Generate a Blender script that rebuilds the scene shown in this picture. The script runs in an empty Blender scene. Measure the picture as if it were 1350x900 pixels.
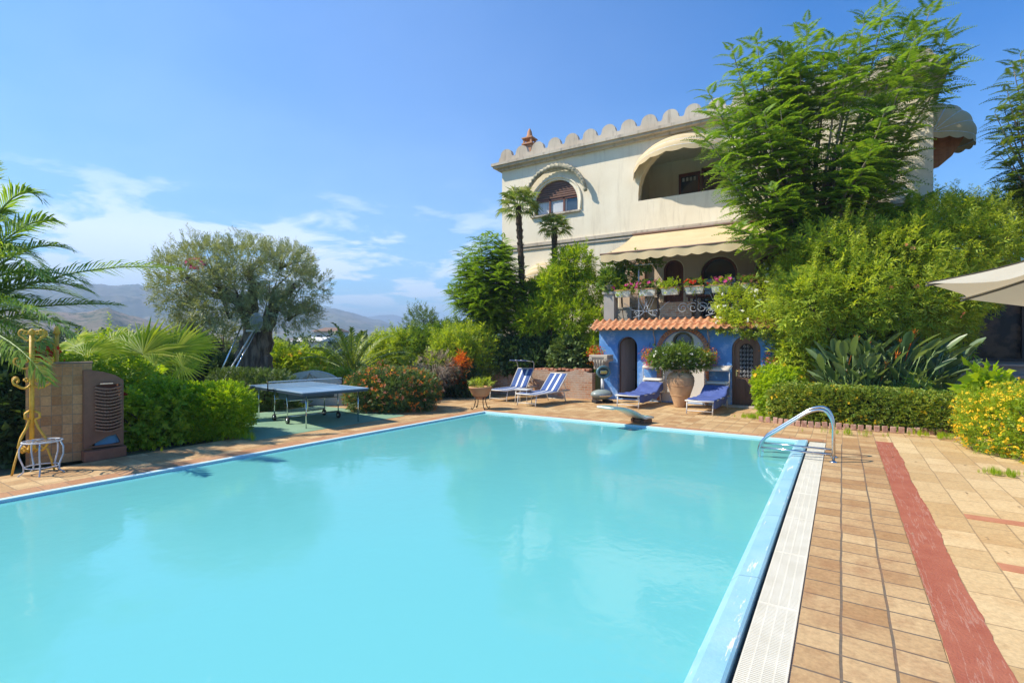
import bpy, math, random
import numpy as np
from mathutils import Vector, Matrix
from mathutils.geometry import tessellate_polygon

rng = np.random.default_rng(11)
random.seed(11)
pi = math.pi
rad = math.radians
scene = bpy.context.scene
COL = scene.collection
TH = rad(32.8)
SN, CS = math.sin(TH), math.cos(TH)
H = 1.8
F = 675.0


def W(px, t, z=0.0):
    R = (px - 675) / F * t
    return Vector((-SN * t + CS * R, CS * t + SN * R, z))


def ZT(py, t):
    return H + (450 - py) / F * t


def G(px, py, z=0.0):
    return W(px, (H - z) * F / (py - 450), z)


# ------------------------------------------------------------------ materials
def new_mat(name):
    m = bpy.data.materials.new(name)
    m.use_nodes = True
    nt = m.node_tree
    b = nt.nodes['Principled BSDF']
    return m, nt, b


def N(nt, t, **kw):
    n = nt.nodes.new(t)
    for k, v in kw.items():
        setattr(n, k, v)
    return n


def coords(nt, space):
    if space == 'world':
        return N(nt, 'ShaderNodeNewGeometry').outputs['Position']
    return N(nt, 'ShaderNodeTexCoord').outputs['Object']


def mix_rgb(nt, fac, a, b, mode='MIX'):
    n = N(nt, 'ShaderNodeMix', data_type='RGBA', blend_type=mode)
    for s, v in ((n.inputs[0], fac), (n.inputs[6], a), (n.inputs[7], b)):
        if isinstance(v, (int, float)):
            s.default_value = v
        elif isinstance(v, tuple):
            s.default_value = (*v, 1) if len(v) == 3 else v
        else:
            nt.links.new(v, s)
    return n.outputs[2]


def noise(nt, vec, scale, detail=4, rough=.55, dist=0):
    n = N(nt, 'ShaderNodeTexNoise')
    n.inputs['Scale'].default_value = scale
    n.inputs['Detail'].default_value = detail
    n.inputs['Roughness'].default_value = rough
    n.inputs['Distortion'].default_value = dist
    nt.links.new(vec, n.inputs['Vector'])
    return n.outputs['Fac']


def ramp(nt, fac, a, b, ca=(0, 0, 0), cb=(1, 1, 1)):
    r = N(nt, 'ShaderNodeValToRGB')
    e = r.color_ramp.elements
    e[0].position, e[1].position = a, b
    e[0].color, e[1].color = (*ca, 1), (*cb, 1)
    nt.links.new(fac, r.inputs[0])
    return r.outputs[0]


def bump(nt, b, height, strength=.3, dist=.02):
    n = N(nt, 'ShaderNodeBump')
    n.inputs['Strength'].default_value = strength
    n.inputs['Distance'].default_value = dist
    nt.links.new(height, n.inputs['Height'])
    nt.links.new(n.outputs[0], b.inputs['Normal'])


def mat(name, c1, c2=None, scale=4, rough=.6, metal=0, bs=0, bscale=30, space='obj', lo=.35, hi=.65, spec=.5, sx=None):
    m, nt, b = new_mat(name)
    b.inputs['Roughness'].default_value = rough
    b.inputs['Metallic'].default_value = metal
    b.inputs['Specular IOR Level'].default_value = spec
    v = coords(nt, space)
    if sx:
        mp = N(nt, 'ShaderNodeMapping')
        mp.inputs['Scale'].default_value = sx
        nt.links.new(v, mp.inputs[0])
        v = mp.outputs[0]
    if c2 is None:
        c2 = tuple(x * .82 for x in c1)
    f = ramp(nt, noise(nt, v, scale, 6, .6), lo, hi)
    nt.links.new(mix_rgb(nt, f, c1, c2), b.inputs['Base Color'])
    if bs:
        bump(nt, b, noise(nt, v, bscale, 4), bs)
    return m


def leaf_mat(name, c1, c2, c3=None, trans=.35, rough=.5, spec=.35):
    """two greens mixed leaf by leaf, some light coming through"""
    m, nt, b = new_mat(name)
    geo = N(nt, 'ShaderNodeNewGeometry')
    rnd = geo.outputs['Random Per Island']
    f = ramp(nt, rnd, .1, .9)
    c = mix_rgb(nt, f, c1, c2)
    n = ramp(nt, noise(nt, coords(nt, 'world'), 1.3, 3), .4, .65)
    c = mix_rgb(nt, n, c, mix_rgb(nt, .55, c, c3 if c3 else c1))
    nt.links.new(c, b.inputs['Base Color'])
    b.inputs['Roughness'].default_value = rough
    b.inputs['Specular IOR Level'].default_value = spec
    tr = N(nt, 'ShaderNodeBsdfTranslucent')
    g = mix_rgb(nt, 1.0, c, (1.5, 1.45, .5), 'MULTIPLY')
    nt.links.new(g, tr.inputs[0])
    mx = N(nt, 'ShaderNodeMixShader')
    mx.inputs[0].default_value = trans
    nt.links.new(b.outputs[0], mx.inputs[1])
    nt.links.new(tr.outputs[0], mx.inputs[2])
    nt.links.new(mx.outputs[0], nt.nodes['Material Output'].inputs[0])
    return m


def mth0(nt, a, k):
    n = N(nt, 'ShaderNodeMath', operation='MULTIPLY')
    nt.links.new(a, n.inputs[0])
    n.inputs[1].default_value = k
    return n.outputs[0]


def brick_mat(name, ca, cb, mortar, bw, bh, ms=.012, plane='xz', off=.5, stain=(.25, .15, .09), stamt=.5, rough=.85, bs=.5, nscale=1.2, freq=2, bias=0.0, shift=(0, 0, 0), stlo=.5, sthi=.75):
    m, nt, b = new_mat(name)
    pos = coords(nt, 'world')
    sep = N(nt, 'ShaderNodeSeparateXYZ')
    nt.links.new(pos, sep.inputs[0])
    cmb = N(nt, 'ShaderNodeCombineXYZ')
    if plane == 'xz':
        ad = N(nt, 'ShaderNodeMath', operation='ADD')
        nt.links.new(sep.outputs[0], ad.inputs[0])
        nt.links.new(sep.outputs[1], ad.inputs[1])
        nt.links.new(ad.outputs[0], cmb.inputs[0])
        nt.links.new(sep.outputs[2], cmb.inputs[1])
    elif plane == 'xy':
        nt.links.new(sep.outputs[0], cmb.inputs[0])
        nt.links.new(sep.outputs[1], cmb.inputs[1])
    else:
        nt.links.new(sep.outputs[1], cmb.inputs[0])
        nt.links.new(sep.outputs[0], cmb.inputs[1])
    mp = N(nt, 'ShaderNodeMapping')
    mp.inputs['Location'].default_value = shift
    nt.links.new(cmb.outputs[0], mp.inputs[0])
    wv = N(nt, 'ShaderNodeTexNoise')
    wv.inputs['Scale'].default_value = 1.5
    nt.links.new(pos, wv.inputs['Vector'])
    wob = N(nt, 'ShaderNodeVectorMath', operation='MULTIPLY_ADD')
    wob.inputs[1].default_value = (.03, .03, 0)
    nt.links.new(wv.outputs['Color'], wob.inputs[0])
    nt.links.new(mp.outputs[0], wob.inputs[2])
    br = N(nt, 'ShaderNodeTexBrick')
    br.offset = off
    br.offset_frequency = freq
    br.inputs['Scale'].default_value = 1
    br.inputs['Brick Width'].default_value = bw
    br.inputs['Row Height'].default_value = bh
    br.inputs['Mortar Size'].default_value = ms
    br.inputs['Mortar Smooth'].default_value = .3
    br.inputs['Bias'].default_value = bias
    br.inputs['Color1'].default_value = (*ca, 1)
    br.inputs['Color2'].default_value = (*cb, 1)
    br.inputs['Mortar'].default_value = (*mortar, 1)
    nt.links.new(wob.outputs[0], br.inputs['Vector'])
    f = ramp(nt, noise(nt, pos, nscale, 6, .65), stlo, sthi)
    mu = N(nt, 'ShaderNodeMath', operation='MULTIPLY')
    mu.inputs[1].default_value = stamt
    nt.links.new(f, mu.inputs[0])
    c = mix_rgb(nt, mu.outputs[0], br.outputs['Color'], stain)
    bl = ramp(nt, noise(nt, pos, 6.5, 7, .75), .48, .68)
    c = mix_rgb(nt, mth0(nt, bl, stamt * .55), c, tuple(x * .85 for x in stain))
    fine = ramp(nt, noise(nt, pos, 28, 5, .7), .3, .75, (.76, .75, .73), (1.14, 1.12, 1.08))
    c = mix_rgb(nt, 1.0, c, fine, 'MULTIPLY')
    nt.links.new(c, b.inputs['Base Color'])
    b.inputs['Roughness'].default_value = rough
    b.inputs['Specular IOR Level'].default_value = .25
    hs = N(nt, 'ShaderNodeMath', operation='MULTIPLY_ADD')
    hs.inputs[1].default_value = -1
    nt.links.new(br.outputs['Fac'], hs.inputs[0])
    nz = N(nt, 'ShaderNodeMath', operation='MULTIPLY')
    nz.inputs[1].default_value = .5
    nt.links.new(noise(nt, pos, 22, 5), nz.inputs[0])
    nt.links.new(nz.outputs[0], hs.inputs[2])
    bump(nt, b, hs.outputs[0], bs, .012)
    return m


# ------------------------------------------------------------------ mesh tools
def link(o, parent=None):
    COL.objects.link(o)
    if parent is not None:
        o.parent = parent
    return o


def tag(o, label=None, cat=None, group=None, kind=None):
    if label: o['label'] = label
    if cat: o['category'] = cat
    if group: o['group'] = group
    if kind: o['kind'] = kind
    return o


def thing(name, label, cat, loc=(0, 0, 0), rz=0.0, group=None):
    o = bpy.data.objects.new(name, None)
    o.empty_display_size = .1
    o.location = loc
    o.rotation_euler = (0, 0, rz)
    link(o)
    return tag(o, label, cat, group)


def copy_tree(o, parent=None):
    c = o.copy()
    link(c, parent)
    for ch in list(o.children):
        copy_tree(ch, c)
    return c


class MB:
    def __init__(self):
        self.v, self.f, self.sm = [], [], []

    def add(self, vs, fs, smooth=False):
        n = len(self.v)
        self.v += [tuple(p) for p in vs]
        self.f += [tuple(n + i for i in f) for f in fs]
        self.sm += [smooth] * len(fs)
        return self

    def box(self, c, s, M=None):
        x, y, z = s[0] / 2, s[1] / 2, s[2] / 2
        vs = [Vector(p) for p in ((-x, -y, -z), (x, -y, -z), (x, y, -z), (-x, y, -z), (-x, -y, z), (x, -y, z), (x, y, z), (-x, y, z))]
        if M is not None:
            vs = [M @ p for p in vs]
        c = Vector(c)
        return self.add([c + p for p in vs], [(3, 2, 1, 0), (4, 5, 6, 7), (0, 1, 5, 4), (1, 2, 6, 5), (2, 3, 7, 6), (3, 0, 4, 7)])

    def bar(self, a, b, w, h, up=(0, 0, 1)):
        a, b = Vector(a), Vector(b)
        d = (b - a)
        L = d.length
        d.normalize()
        u = Vector(up)
        s = d.cross(u)
        if s.length < 1e-4:
            s = d.cross(Vector((0, 1, 0)))
        s.normalize()
        u = s.cross(d).normalized()
        M = Matrix((d, s, u)).transposed()
        return self.box((a + b) / 2, (L, w, h), M)

    def tube(self, pts, r, n=8, cap=True, closed=False):
        pts = [Vector(p) for p in pts]
        if not hasattr(r, '__len__'):
            r = [r] * len(pts)
        vs, fs = [], []
        m = len(pts)
        ref = None
        for i, p in enumerate(pts):
            if closed:
                d = pts[(i + 1) % m] - pts[i - 1]
            else:
                d = pts[min(i + 1, m - 1)] - pts[max(i - 1, 0)]
            if d.length < 1e-9:
                d = Vector((0, 0, 1))
            d.normalize()
            if ref is None:
                ref = Vector((0, 0, 1)) if abs(d.z) < .9 else Vector((1, 0, 0))
            s = d.cross(ref)
            if s.length < 1e-5:
                s = d.cross(Vector((.3, .9, .2)))
            s.normalize()
            u = s.cross(d).normalized()
            ref = u
            for k in range(n):
                a = 2 * pi * k / n
                vs.append(p + (s * math.cos(a) + u * math.sin(a)) * r[i])
        for i in range(m if closed else m - 1):
            j = (i + 1) % m
            for k in range(n):
                l = (k + 1) % n
                fs.append((i * n + k, i * n + l, j * n + l, j * n + k))
        if cap and not closed:
            fs.append(tuple(range(n - 1, -1, -1)))
            fs.append(tuple((m - 1) * n + k for k in range(n)))
        return self.add(vs, fs, True)

    def lathe(self, prof, n=24, c=(0, 0, 0), a0=0, a1=2 * pi, sq=None):
        c = Vector(c)
        vs, fs = [], []
        full = abs(a1 - a0 - 2 * pi) < 1e-6
        cols = n if full else n + 1
        for (r, z) in prof:
            for k in range(cols):
                a = a0 + (a1 - a0) * k / n
                vs.append(c + Vector((r * math.cos(a), r * math.sin(a), z)))
        for i in range(len(prof) - 1):
            for k in range(n):
                l = (k + 1) % cols
                fs.append((i * cols + k, i * cols + l, (i + 1) * cols + l, (i + 1) * cols + k))
        return self.add(vs, fs, True)

    def grid(self, fn, nu, nv, smooth=True):
        vs = [fn(i / nu, j / nv) for i in range(nu + 1) for j in range(nv + 1)]
        fs = [(i * (nv + 1) + j, (i + 1) * (nv + 1) + j, (i + 1) * (nv + 1) + j + 1, i * (nv + 1) + j + 1) for i in range(nu) for j in range(nv)]
        return self.add(vs, fs, smooth)

    def plate(self, outer, holes, fn, d0, d1):
        """outline with holes in 2D, fn(x, z, depth) -> point; closed plate from depth d0 to d1"""
        loops = [[Vector((p[0], p[1], 0)) for p in l] for l in [outer] + holes]
        tris = tessellate_polygon(loops)
        flat = [p for l in loops for p in l]
        n = len(flat)
        vs = [fn(p.x, p.y, d0) for p in flat] + [fn(p.x, p.y, d1) for p in flat]
        fs = []
        for t in tris:
            a, b, c = (flat[i] for i in t)
            if (b - a).cross(c - a).z < 0:
                t = (t[0], t[2], t[1])
            fs.append(tuple(t))
            fs.append(tuple(n + i for i in reversed(t)))
        o = 0
        for l in loops:
            m = len(l)
            for k in range(m):
                a, b = o + k, o + (k + 1) % m
                fs.append((a, b, n + b, n + a))
            o += m
        return self.add(vs, fs)

    def build(self, name, m, parent=None, bevel=0, solid=0, autosm=False):
        me = bpy.data.meshes.new(name)
        me.from_pydata(self.v, [], self.f)
        me.polygons.foreach_set('use_smooth', self.sm)
        me.materials.append(m)
        o = link(bpy.data.objects.new(name, me), parent)
        if solid:
            md = o.modifiers.new('solid', 'SOLIDIFY')
            md.thickness = solid
            md.offset = 0
        if bevel:
            md = o.modifiers.new('bevel', 'BEVEL')
            md.width = bevel
            md.segments = 2
            md.limit_method = 'ANGLE'
        return o


def arch(x0, x1, z0, zt, n=14, rise=None):
    """arched opening outline, counter-clockwise, from the sill up; zt is the crown"""
    r = (x1 - x0) / 2
    cx = (x0 + x1) / 2
    if rise is None:
        rise = min(r, zt - z0)
    pts = [(x0, z0), (x1, z0)] if zt - rise > z0 + 1e-4 else []
    for k in range(n + 1):
        a = pi * k / n
        pts.append((cx + r * math.cos(a), zt - rise + rise * math.sin(a)))
    return pts


def np_obj(name, V, Fq, m, parent=None, smooth=False):
    me = bpy.data.meshes.new(name)
    nv, nf, k = len(V), len(Fq), Fq.shape[1]
    me.vertices.add(nv)
    me.vertices.foreach_set('co', V.astype(np.float32).ravel())
    me.loops.add(nf * k)
    me.loops.foreach_set('vertex_index', Fq.astype(np.int32).ravel())
    me.polygons.add(nf)
    me.polygons.foreach_set('loop_start', np.arange(0, nf * k, k, dtype=np.int32))
    me.update(calc_edges=True)
    if smooth:
        me.polygons.foreach_set('use_smooth', np.ones(nf, bool))
    me.materials.append(m)
    return link(bpy.data.objects.new(name, me), parent)


def norm(a):
    return a / np.maximum(np.linalg.norm(a, axis=-1, keepdims=True), 1e-9)


def inst(T, pos, d, up, sc):
    """place template T=(V,F) at pos with x axis along d"""
    V, Fq = T
    d = norm(d)
    z = norm(up - (up * d).sum(-1, keepdims=True) * d + 1e-6)
    y = np.cross(z, d)
    M = np.stack([d, y, z], -1)                      # N,3,3 columns
    sc = np.broadcast_to(np.asarray(sc, float).reshape(-1, 1, 1), (len(pos), 1, 1))
    out = np.einsum('nij,vj->nvi', M, V) * sc + pos[:, None, :]
    n, k = len(pos), len(V)
    FF = Fq[None] + (np.arange(n) * k)[:, None, None]
    return out.reshape(-1, 3), FF.reshape(-1, Fq.shape[1])


def join(parts):
    V, Fq, o = [], [], 0
    for v, f in parts:
        V.append(v)
        Fq.append(f + o)
        o += len(v)
    return np.concatenate(V), np.concatenate(Fq)


def leafT(w=.4, fold=.08, droop=.12, n=1):
    if n == 1:
        V = np.array([(0, 0, 0), (.45, w / 2, fold), (1, 0, -droop), (.45, -w / 2, fold)])
        return V, np.array([(0, 3, 2, 1)])
    # two halves, bent along the midrib
    V = np.array([(0, 0, 0), (.3, w / 2, fold), (.75, w * .36, fold - droop * .6), (1, 0, -droop), (.75, -w * .36, fold - droop * .6), (.3, -w / 2, fold), (.5, 0, -droop * .2)])
    return V, np.array([(0, 6, 2, 1), (6, 3, 2, 2), (0, 5, 4, 6), (6, 4, 3, 3)])


def sprigT(n=7, L=.35, w=.4, ang=50, seed=0, up=.3):
    r = np.random.default_rng(seed)
    parts = []
    lt = leafT(w)
    for k in range(n):
        x = (k + .3) / n
        a = rad(ang * (1.15 - .6 * x)) * (1 if k % 2 else -1) + r.normal(0, .2)
        roll = r.uniform(-1, 1)
        d = np.array([[math.cos(a), math.sin(a), r.normal(up * .5, .25)]])
        u = np.array([[0.2 * roll, roll * .6, 1.0]])
        v, f = inst(lt, np.array([[x * .75, 0, 0]]), d, u, L * r.uniform(.75, 1.2))
        parts.append((v, f))
    return join(parts)


def starT(n=5, w=.55, lift=.35):
    parts = []
    for k in range(n):
        a = 2 * pi * k / n
        v, f = inst(leafT(w, .0, 0), np.zeros((1, 3)), np.array([[lift, math.cos(a), math.sin(a)]]), np.array([[1.0, 0, 0]]), 1)
        parts.append((v, f))
    return join(parts)


def bipinT(K=15, L=.3, droop=.3, seed=0):
    """feathery doubly-pinnate leaf, 1 long"""
    r = np.random.default_rng(seed)
    V, Fq = [], []
    for k in range(K):
        x = .08 + .9 * k / (K - 1)
        l = L * min(1, (x / .22) ** .6) * (1.04 - x) ** .75 * r.uniform(.8, 1.12)
        z = -droop * x ** 2.2
        for s in (-1, 1):
            dx = l * .26 + .012 * r.normal()
            b = len(V)
            w = .029
            zz = .20 * l * r.uniform(.3, 1.2)
            V += [(x - w * .2, 0, z), (x + dx * .5 + w, s * l * .55, z - zz * .25 + .012), (x + dx, s * l, z - zz), (x + dx * .5 - w, s * l * .55, z - zz * .25 + .012)]
            Fq.append((b, b + 1, b + 2, b + 3))
    b = len(V)
    V += [(0, -.008, 0), (1, -.002, -droop), (1, .002, -droop), (0, .008, 0)]
    Fq.append((b, b + 1, b + 2, b + 3))
    return np.array(V, float), np.array(Fq)


def lump(u, s):
    return .5 * np.sin(u[:, 0] * 5.1 + s) * np.cos(u[:, 1] * 4.3 + 2 * s) + .5 * np.sin(u[:, 2] * 6.1 + u[:, 0] * 3 + 3 * s) * np.cos(u[:, 1] * 7.7 - s)


def sample_lobes(lobes, n, shell=.14, bumpy=.12, zmin=.02, p=2.0, seed=0, deep=None):
    r = np.random.default_rng(seed)
    A = np.array(lobes, float)
    area = (A[:, 3] * A[:, 4] + A[:, 3] * A[:, 5] + A[:, 4] * A[:, 5])
    out_p, out_n = [], []
    got = 0
    for _ in range(12):
        k = r.choice(len(A), n * 2, p=area / area.sum())
        u = norm(r.normal(size=(n * 2, 3)))
        if p != 2.0:
            q = (np.abs(u) ** p).sum(1) ** (-1 / p)
            us = u * q[:, None]
            nn = np.sign(us) * np.abs(us) ** (p - 1)
        else:
            us, nn = u, u
        if deep is None:
            rr = 1 - np.abs(r.normal(0, shell, n * 2))
        else:
            rr = r.uniform(deep[0], deep[1], n * 2)
        rr = rr + bumpy * lump(u * 1.3, k * 1.7 + seed)
        P = A[k, :3] + us * A[k, 3:6] * rr[:, None]
        nn = norm(nn / A[k, 3:6])
        ok = P[:, 2] > zmin
        for j in range(len(A)):
            q = (np.abs((P - A[j, :3]) / A[j, 3:6]) ** p).sum(1) ** (1 / p)
            ok &= (q > .72) | (j == k) if deep is None else ok
        out_p.append(P[ok])
        out_n.append(nn[ok])
        got += ok.sum()
        if got >= n:
            break
    return np.concatenate(out_p)[:n], np.concatenate(out_n)[:n]


def foliage(name, lobes, n, T, size, m, parent, shell=.14, bumpy=.12, p=2.0, seed=0, upb=.35, jit=.5, fill=.3, zmin=.03, shoots=0, shootlen=.35):
    r = np.random.default_rng(seed + 99)
    P, Nn = sample_lobes(lobes, n, shell, bumpy, zmin, p, seed)
    T = T if isinstance(T, list) else [T]
    parts = []
    d = norm(Nn + np.array([0, 0, upb]) + r.normal(0, jit, P.shape))
    up = norm(Nn * .6 + np.array([0, 0, .9]) + r.normal(0, .3, P.shape))
    sc = size * r.uniform(.65, 1.3, len(P))
    idx = r.integers(0, len(T), len(P))
    for k, t in enumerate(T):
        s = idx == k
        if s.any():
            parts.append(inst(t, P[s], d[s], up[s], sc[s]))
    if fill:
        nf = int(n * fill)
        P2, N2 = sample_lobes(lobes, nf, .2, bumpy, zmin, p, seed + 5, deep=(.45, .86))
        parts.append(inst(T[0], P2, norm(N2 + r.normal(0, .7, P2.shape)), norm(r.normal(0, 1, P2.shape) + [0, 0, 1]), size * 1.7 * r.uniform(.8, 1.3, len(P2))))
    if shoots:
        P3, N3 = sample_lobes(lobes, shoots * 3, .04, bumpy, zmin, p, seed + 8)
        keep = N3[:, 2] > .15
        P3, N3 = P3[keep][:shoots], N3[keep][:shoots]
        for q, nn in zip(P3, N3):
            dd = norm((nn * .5 + np.array([r.normal(0, .25), r.normal(0, .25), 1.0]))[None])[0]
            L = shootlen * r.uniform(.5, 1.4)
            k = int(6 + L * 22)
            tt = np.linspace(0, 1, k)[:, None]
            pp = q + dd * tt * L
            a = np.arange(k) * 2.4
            side = np.stack([np.cos(a), np.sin(a), np.full(k, .9)], -1)
            parts.append(inst(T[0], pp, side, np.tile([0, 0, 1.0], (k, 1)) + r.normal(0, .2, (k, 3)), size * .7 * (1.1 - .5 * tt[:, 0])))
    V, Fq = join(parts)
    return np_obj(name, V, Fq, m, parent)


def blossoms(name, lobes, n, size, m, parent, seed=0, T=None, shell=.03, p=2.0, bumpy=.12, out=.04, zmin=.05, only_up=False, per=1, spread=.05):
    r = np.random.default_rng(seed + 7)
    P, Nn = sample_lobes(lobes, n * 3, shell, bumpy, zmin, p, seed)
    if only_up:
        k = Nn[:, 2] > .0
        P, Nn = P[k], Nn[k]
    P, Nn = P[:n], Nn[:n]
    P = P + Nn * out
    if per > 1:
        P = np.repeat(P, per, 0) + r.normal(0, spread, (len(P) * per, 3))
        Nn = np.repeat(Nn, per, 0)
    T = T or starT()
    V, Fq = inst(T, P, norm(Nn + r.normal(0, .35, P.shape)), norm(r.normal(0, 1, P.shape)), size * r.uniform(.7, 1.25, len(P)))
    return np_obj(name, V, Fq, m, parent)


def bez(a, b, c, n=8):
    a, b, c = Vector(a), Vector(b), Vector(c)
    return [a * (1 - t) ** 2 + b * 2 * t * (1 - t) + c * t * t for t in [i / (n - 1) for i in range(n)]]


def stems(name, lobes, parent, m, n=7, seed=0, r0=.02):
    q = random.Random(seed)
    mb = MB()
    A = lobes
    for k in range(n):
        l = A[k % len(A)]
        bx, by = l[0] * .6 + q.uniform(-.1, .1), l[1] * .6 + q.uniform(-.1, .1)
        tx, ty, tz = l[0] + q.uniform(-.5, .5) * l[3], l[1] + q.uniform(-.5, .5) * l[4], l[2] + q.uniform(.1, .6) * l[5]
        pts = bez((bx, by, 0), (bx + q.uniform(-.1, .1), by, tz * .6), (tx, ty, tz), 6)
        mb.tube(pts, [r0 * (1 - .13 * i) for i in range(6)], 6)
    return mb.build(name, m, parent)


def frond(parts, rach, base, mid, tip, ll=.3, n=46, w=.028, vee=.45, seed=0, stiff=.3, bare=.12, roll=.5):
    """one pinnate palm frond along a quadratic curve; leaflets collected as quads"""
    r = np.random.default_rng(seed)
    a, b, c = (np.array(p, float) for p in (base, mid, tip))
    t = np.linspace(bare, 1, n)[:, None]
    P = a * (1 - t) ** 2 + b * 2 * t * (1 - t) + c * t * t
    D = norm(2 * (1 - t) * (b - a) + 2 * t * (c - b))
    side = norm(np.cross(D, np.array([0, 0, 1.0])) + 1e-5)
    up = np.cross(side, D)
    ro_ = r.uniform(-roll, roll)
    side, up = side * math.cos(ro_) + up * math.sin(ro_), up * math.cos(ro_) - side * math.sin(ro_)
    L = ll * np.sin(pi * np.clip(.12 + t[:, 0] * .83, 0, 1)) ** .6
    for s in (-1, 1):
        ang = (.95 - .5 * t) + r.normal(0, .07, t.shape)
        v = vee + r.normal(0, .16, t.shape)
        d = norm(D * np.cos(ang) + side * s * np.sin(ang) * np.cos(v) + up * np.sin(ang) * np.sin(v))
        l = (L * r.uniform(.85, 1.1, n))[:, None]
        m1 = P + d * l * .5
        tp = P + d * l + np.array([0, 0, -1.0]) * l * stiff * r.uniform(.5, 1.3, t.shape)
        wv = np.cross(d, up * 1.0)
        wv = norm(wv) * w / 2
        V = np.stack([P - wv * .5, P + wv * .5, m1 - wv, m1 + wv, tp - wv * .12, tp + wv * .12], 1).reshape(-1, 3)
        o = (np.arange(n) * 6)[:, None]
        Fq = np.concatenate([o + np.array([[0, 1, 3, 2]]), o + np.array([[2, 3, 5, 4]])])
        parts.append((V, Fq))
    tt = np.linspace(0, 1, 12)[:, None]
    Q = a * (1 - tt) ** 2 + b * 2 * tt * (1 - tt) + c * tt * tt
    rach.tube([tuple(q) for q in Q], [.022 * (1 - .85 * x) * (ll / .3) ** .5 for x in tt[:, 0]], 5)


def fan(parts, stem, base, hub, nrm, updir, R=.5, n=28, span=300, seed=0, w=None, droop=.12):
    r = np.random.default_rng(seed)
    hub = np.array(hub, float)
    nrm = norm(np.array([nrm], float))[0]
    u = np.array(updir, float)
    u = u - nrm * (u @ nrm)
    u /= np.linalg.norm(u)
    s = np.cross(nrm, u)
    a = np.radians(np.linspace(-span / 2, span / 2, n)) + r.normal(0, .015, n)
    rr = R * (1 - .18 * (np.abs(a) / a.max()) ** 2) * r.uniform(.92, 1.05, n)
    d = np.cos(a)[:, None] * u + np.sin(a)[:, None] * s
    q = np.cross(nrm, d)
    wh = (math.tan(rad(span / n / 2)) * .85)
    m1 = hub + d * (rr * .5)[:, None] + nrm * .02
    tp = hub + d * rr[:, None] + np.array([0, 0, -1.0]) * (rr * droop * r.uniform(.3, 1.6, n))[:, None]
    wm = (rr * .5 * wh)[:, None]
    fold = nrm * (rr * .035)[:, None]
    V = np.stack([np.tile(hub, (n, 1)), m1 - q * wm - fold, m1 + fold, m1 + q * wm - fold, tp], 1).reshape(-1, 3)
    o = (np.arange(n) * 5)[:, None]
    Fq = np.concatenate([o + np.array([[0, 1, 4, 2]]), o + np.array([[0, 2, 4, 3]])])
    parts.append((V, Fq))
    if stem is not None:
        b = Vector(base)
        h = Vector(hub)
        stem.tube(bez(b, b.lerp(h, .5) + Vector((0, 0, .12 * (h - b).length)), h, 6), [.014, .013, .012, .011, .01, .008], 5)


def scroll(cx, cz, r0, r1, a0, turns, n=22, y=0):
    pts = []
    for k in range(n + 1):
        t = k / n
        a = a0 + turns * 2 * pi * t
        r = r0 + (r1 - r0) * t
        pts.append((cx + r * math.cos(a), y, cz + r * math.sin(a)))
    return pts

# ------------------------------------------------------------------ camera, light, sky
cam = bpy.data.objects.new('camera', bpy.data.cameras.new('camera'))
link(cam)
cam.location = (0, 0, H)
cam.rotation_euler = (pi / 2, 0, TH)
cam.data.lens = 18
cam.data.sensor_width = 36
cam.data.clip_start = .05
cam.data.clip_end = 30000
scene.camera = cam

SUN_EL = rad(47)
sd = Vector((-.82, -.57, 0)).normalized()
sun_dir = Vector((sd.x * math.cos(SUN_EL), sd.y * math.cos(SUN_EL), math.sin(SUN_EL)))
sun = bpy.data.objects.new('sun', bpy.data.lights.new('sun', 'SUN'))
link(sun)
sun.data.energy = 4.6
sun.data.angle = rad(.6)
sun.data.color = (1, .92, .78)
sun.rotation_euler = (-sun_dir).to_track_quat('-Z', 'Y').to_euler()

world = bpy.data.worlds.new('World')
scene.world = world
world.use_nodes = True
nt = world.node_tree
bg = nt.nodes['Background']
sky = N(nt, 'ShaderNodeTexSky')
sky.sky_type = 'NISHITA'
sky.sun_disc = False
sky.sun_elevation = SUN_EL
sky.sun_rotation = math.atan2(sd.x, sd.y)
sky.altitude = 100
sky.air_density = 1.0
sky.dust_density = .6
sky.ozone_density = 2.5
bg.inputs['Strength'].default_value = .14
hs = N(nt, 'ShaderNodeHueSaturation')
hs.inputs['Saturation'].default_value = 1.5
nt.links.new(sky.outputs[0], hs.inputs['Color'])
tc = N(nt, 'ShaderNodeTexCoord')
sep = N(nt, 'ShaderNodeSeparateXYZ')
nt.links.new(tc.outputs['Generated'], sep.inputs[0])
# cloud layer: flat sheet of noise high up, denser towards the valley side
mz = N(nt, 'ShaderNodeMath', operation='ADD')
mz.inputs[1].default_value = .12
nt.links.new(sep.outputs[2], mz.inputs[0])
dv = N(nt, 'ShaderNodeVectorMath', operation='DIVIDE')
cb = N(nt, 'ShaderNodeCombineXYZ')
for i in (0, 1, 2):
    nt.links.new(mz.outputs[0], cb.inputs[i])
nt.links.new(tc.outputs['Generated'], dv.inputs[0])
nt.links.new(cb.outputs[0], dv.inputs[1])
nz = noise(nt, dv.outputs[0], 1.9, 9, .56, .3)
big = noise(nt, dv.outputs[0], .42, 2, .5)
dt = N(nt, 'ShaderNodeVectorMath', operation='DOT_PRODUCT')
dt.inputs[1].default_value = (-.93, .36, 0)
nt.links.new(tc.outputs['Generated'], dt.inputs[0])
side = ramp(nt, dt.outputs['Value'], .35, .95)
elev = ramp(nt, sep.outputs[2], .02, .42, (1, 1, 1), (0, 0, 0))


def mth(nt, op, a, b, clamp=False):
    n = N(nt, 'ShaderNodeMath', operation=op, use_clamp=clamp)
    for s, v in ((n.inputs[0], a), (n.inputs[1], b)):
        if isinstance(v, (int, float)):
            s.default_value = v
        else:
            nt.links.new(v, s)
    return n.outputs[0]


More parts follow.
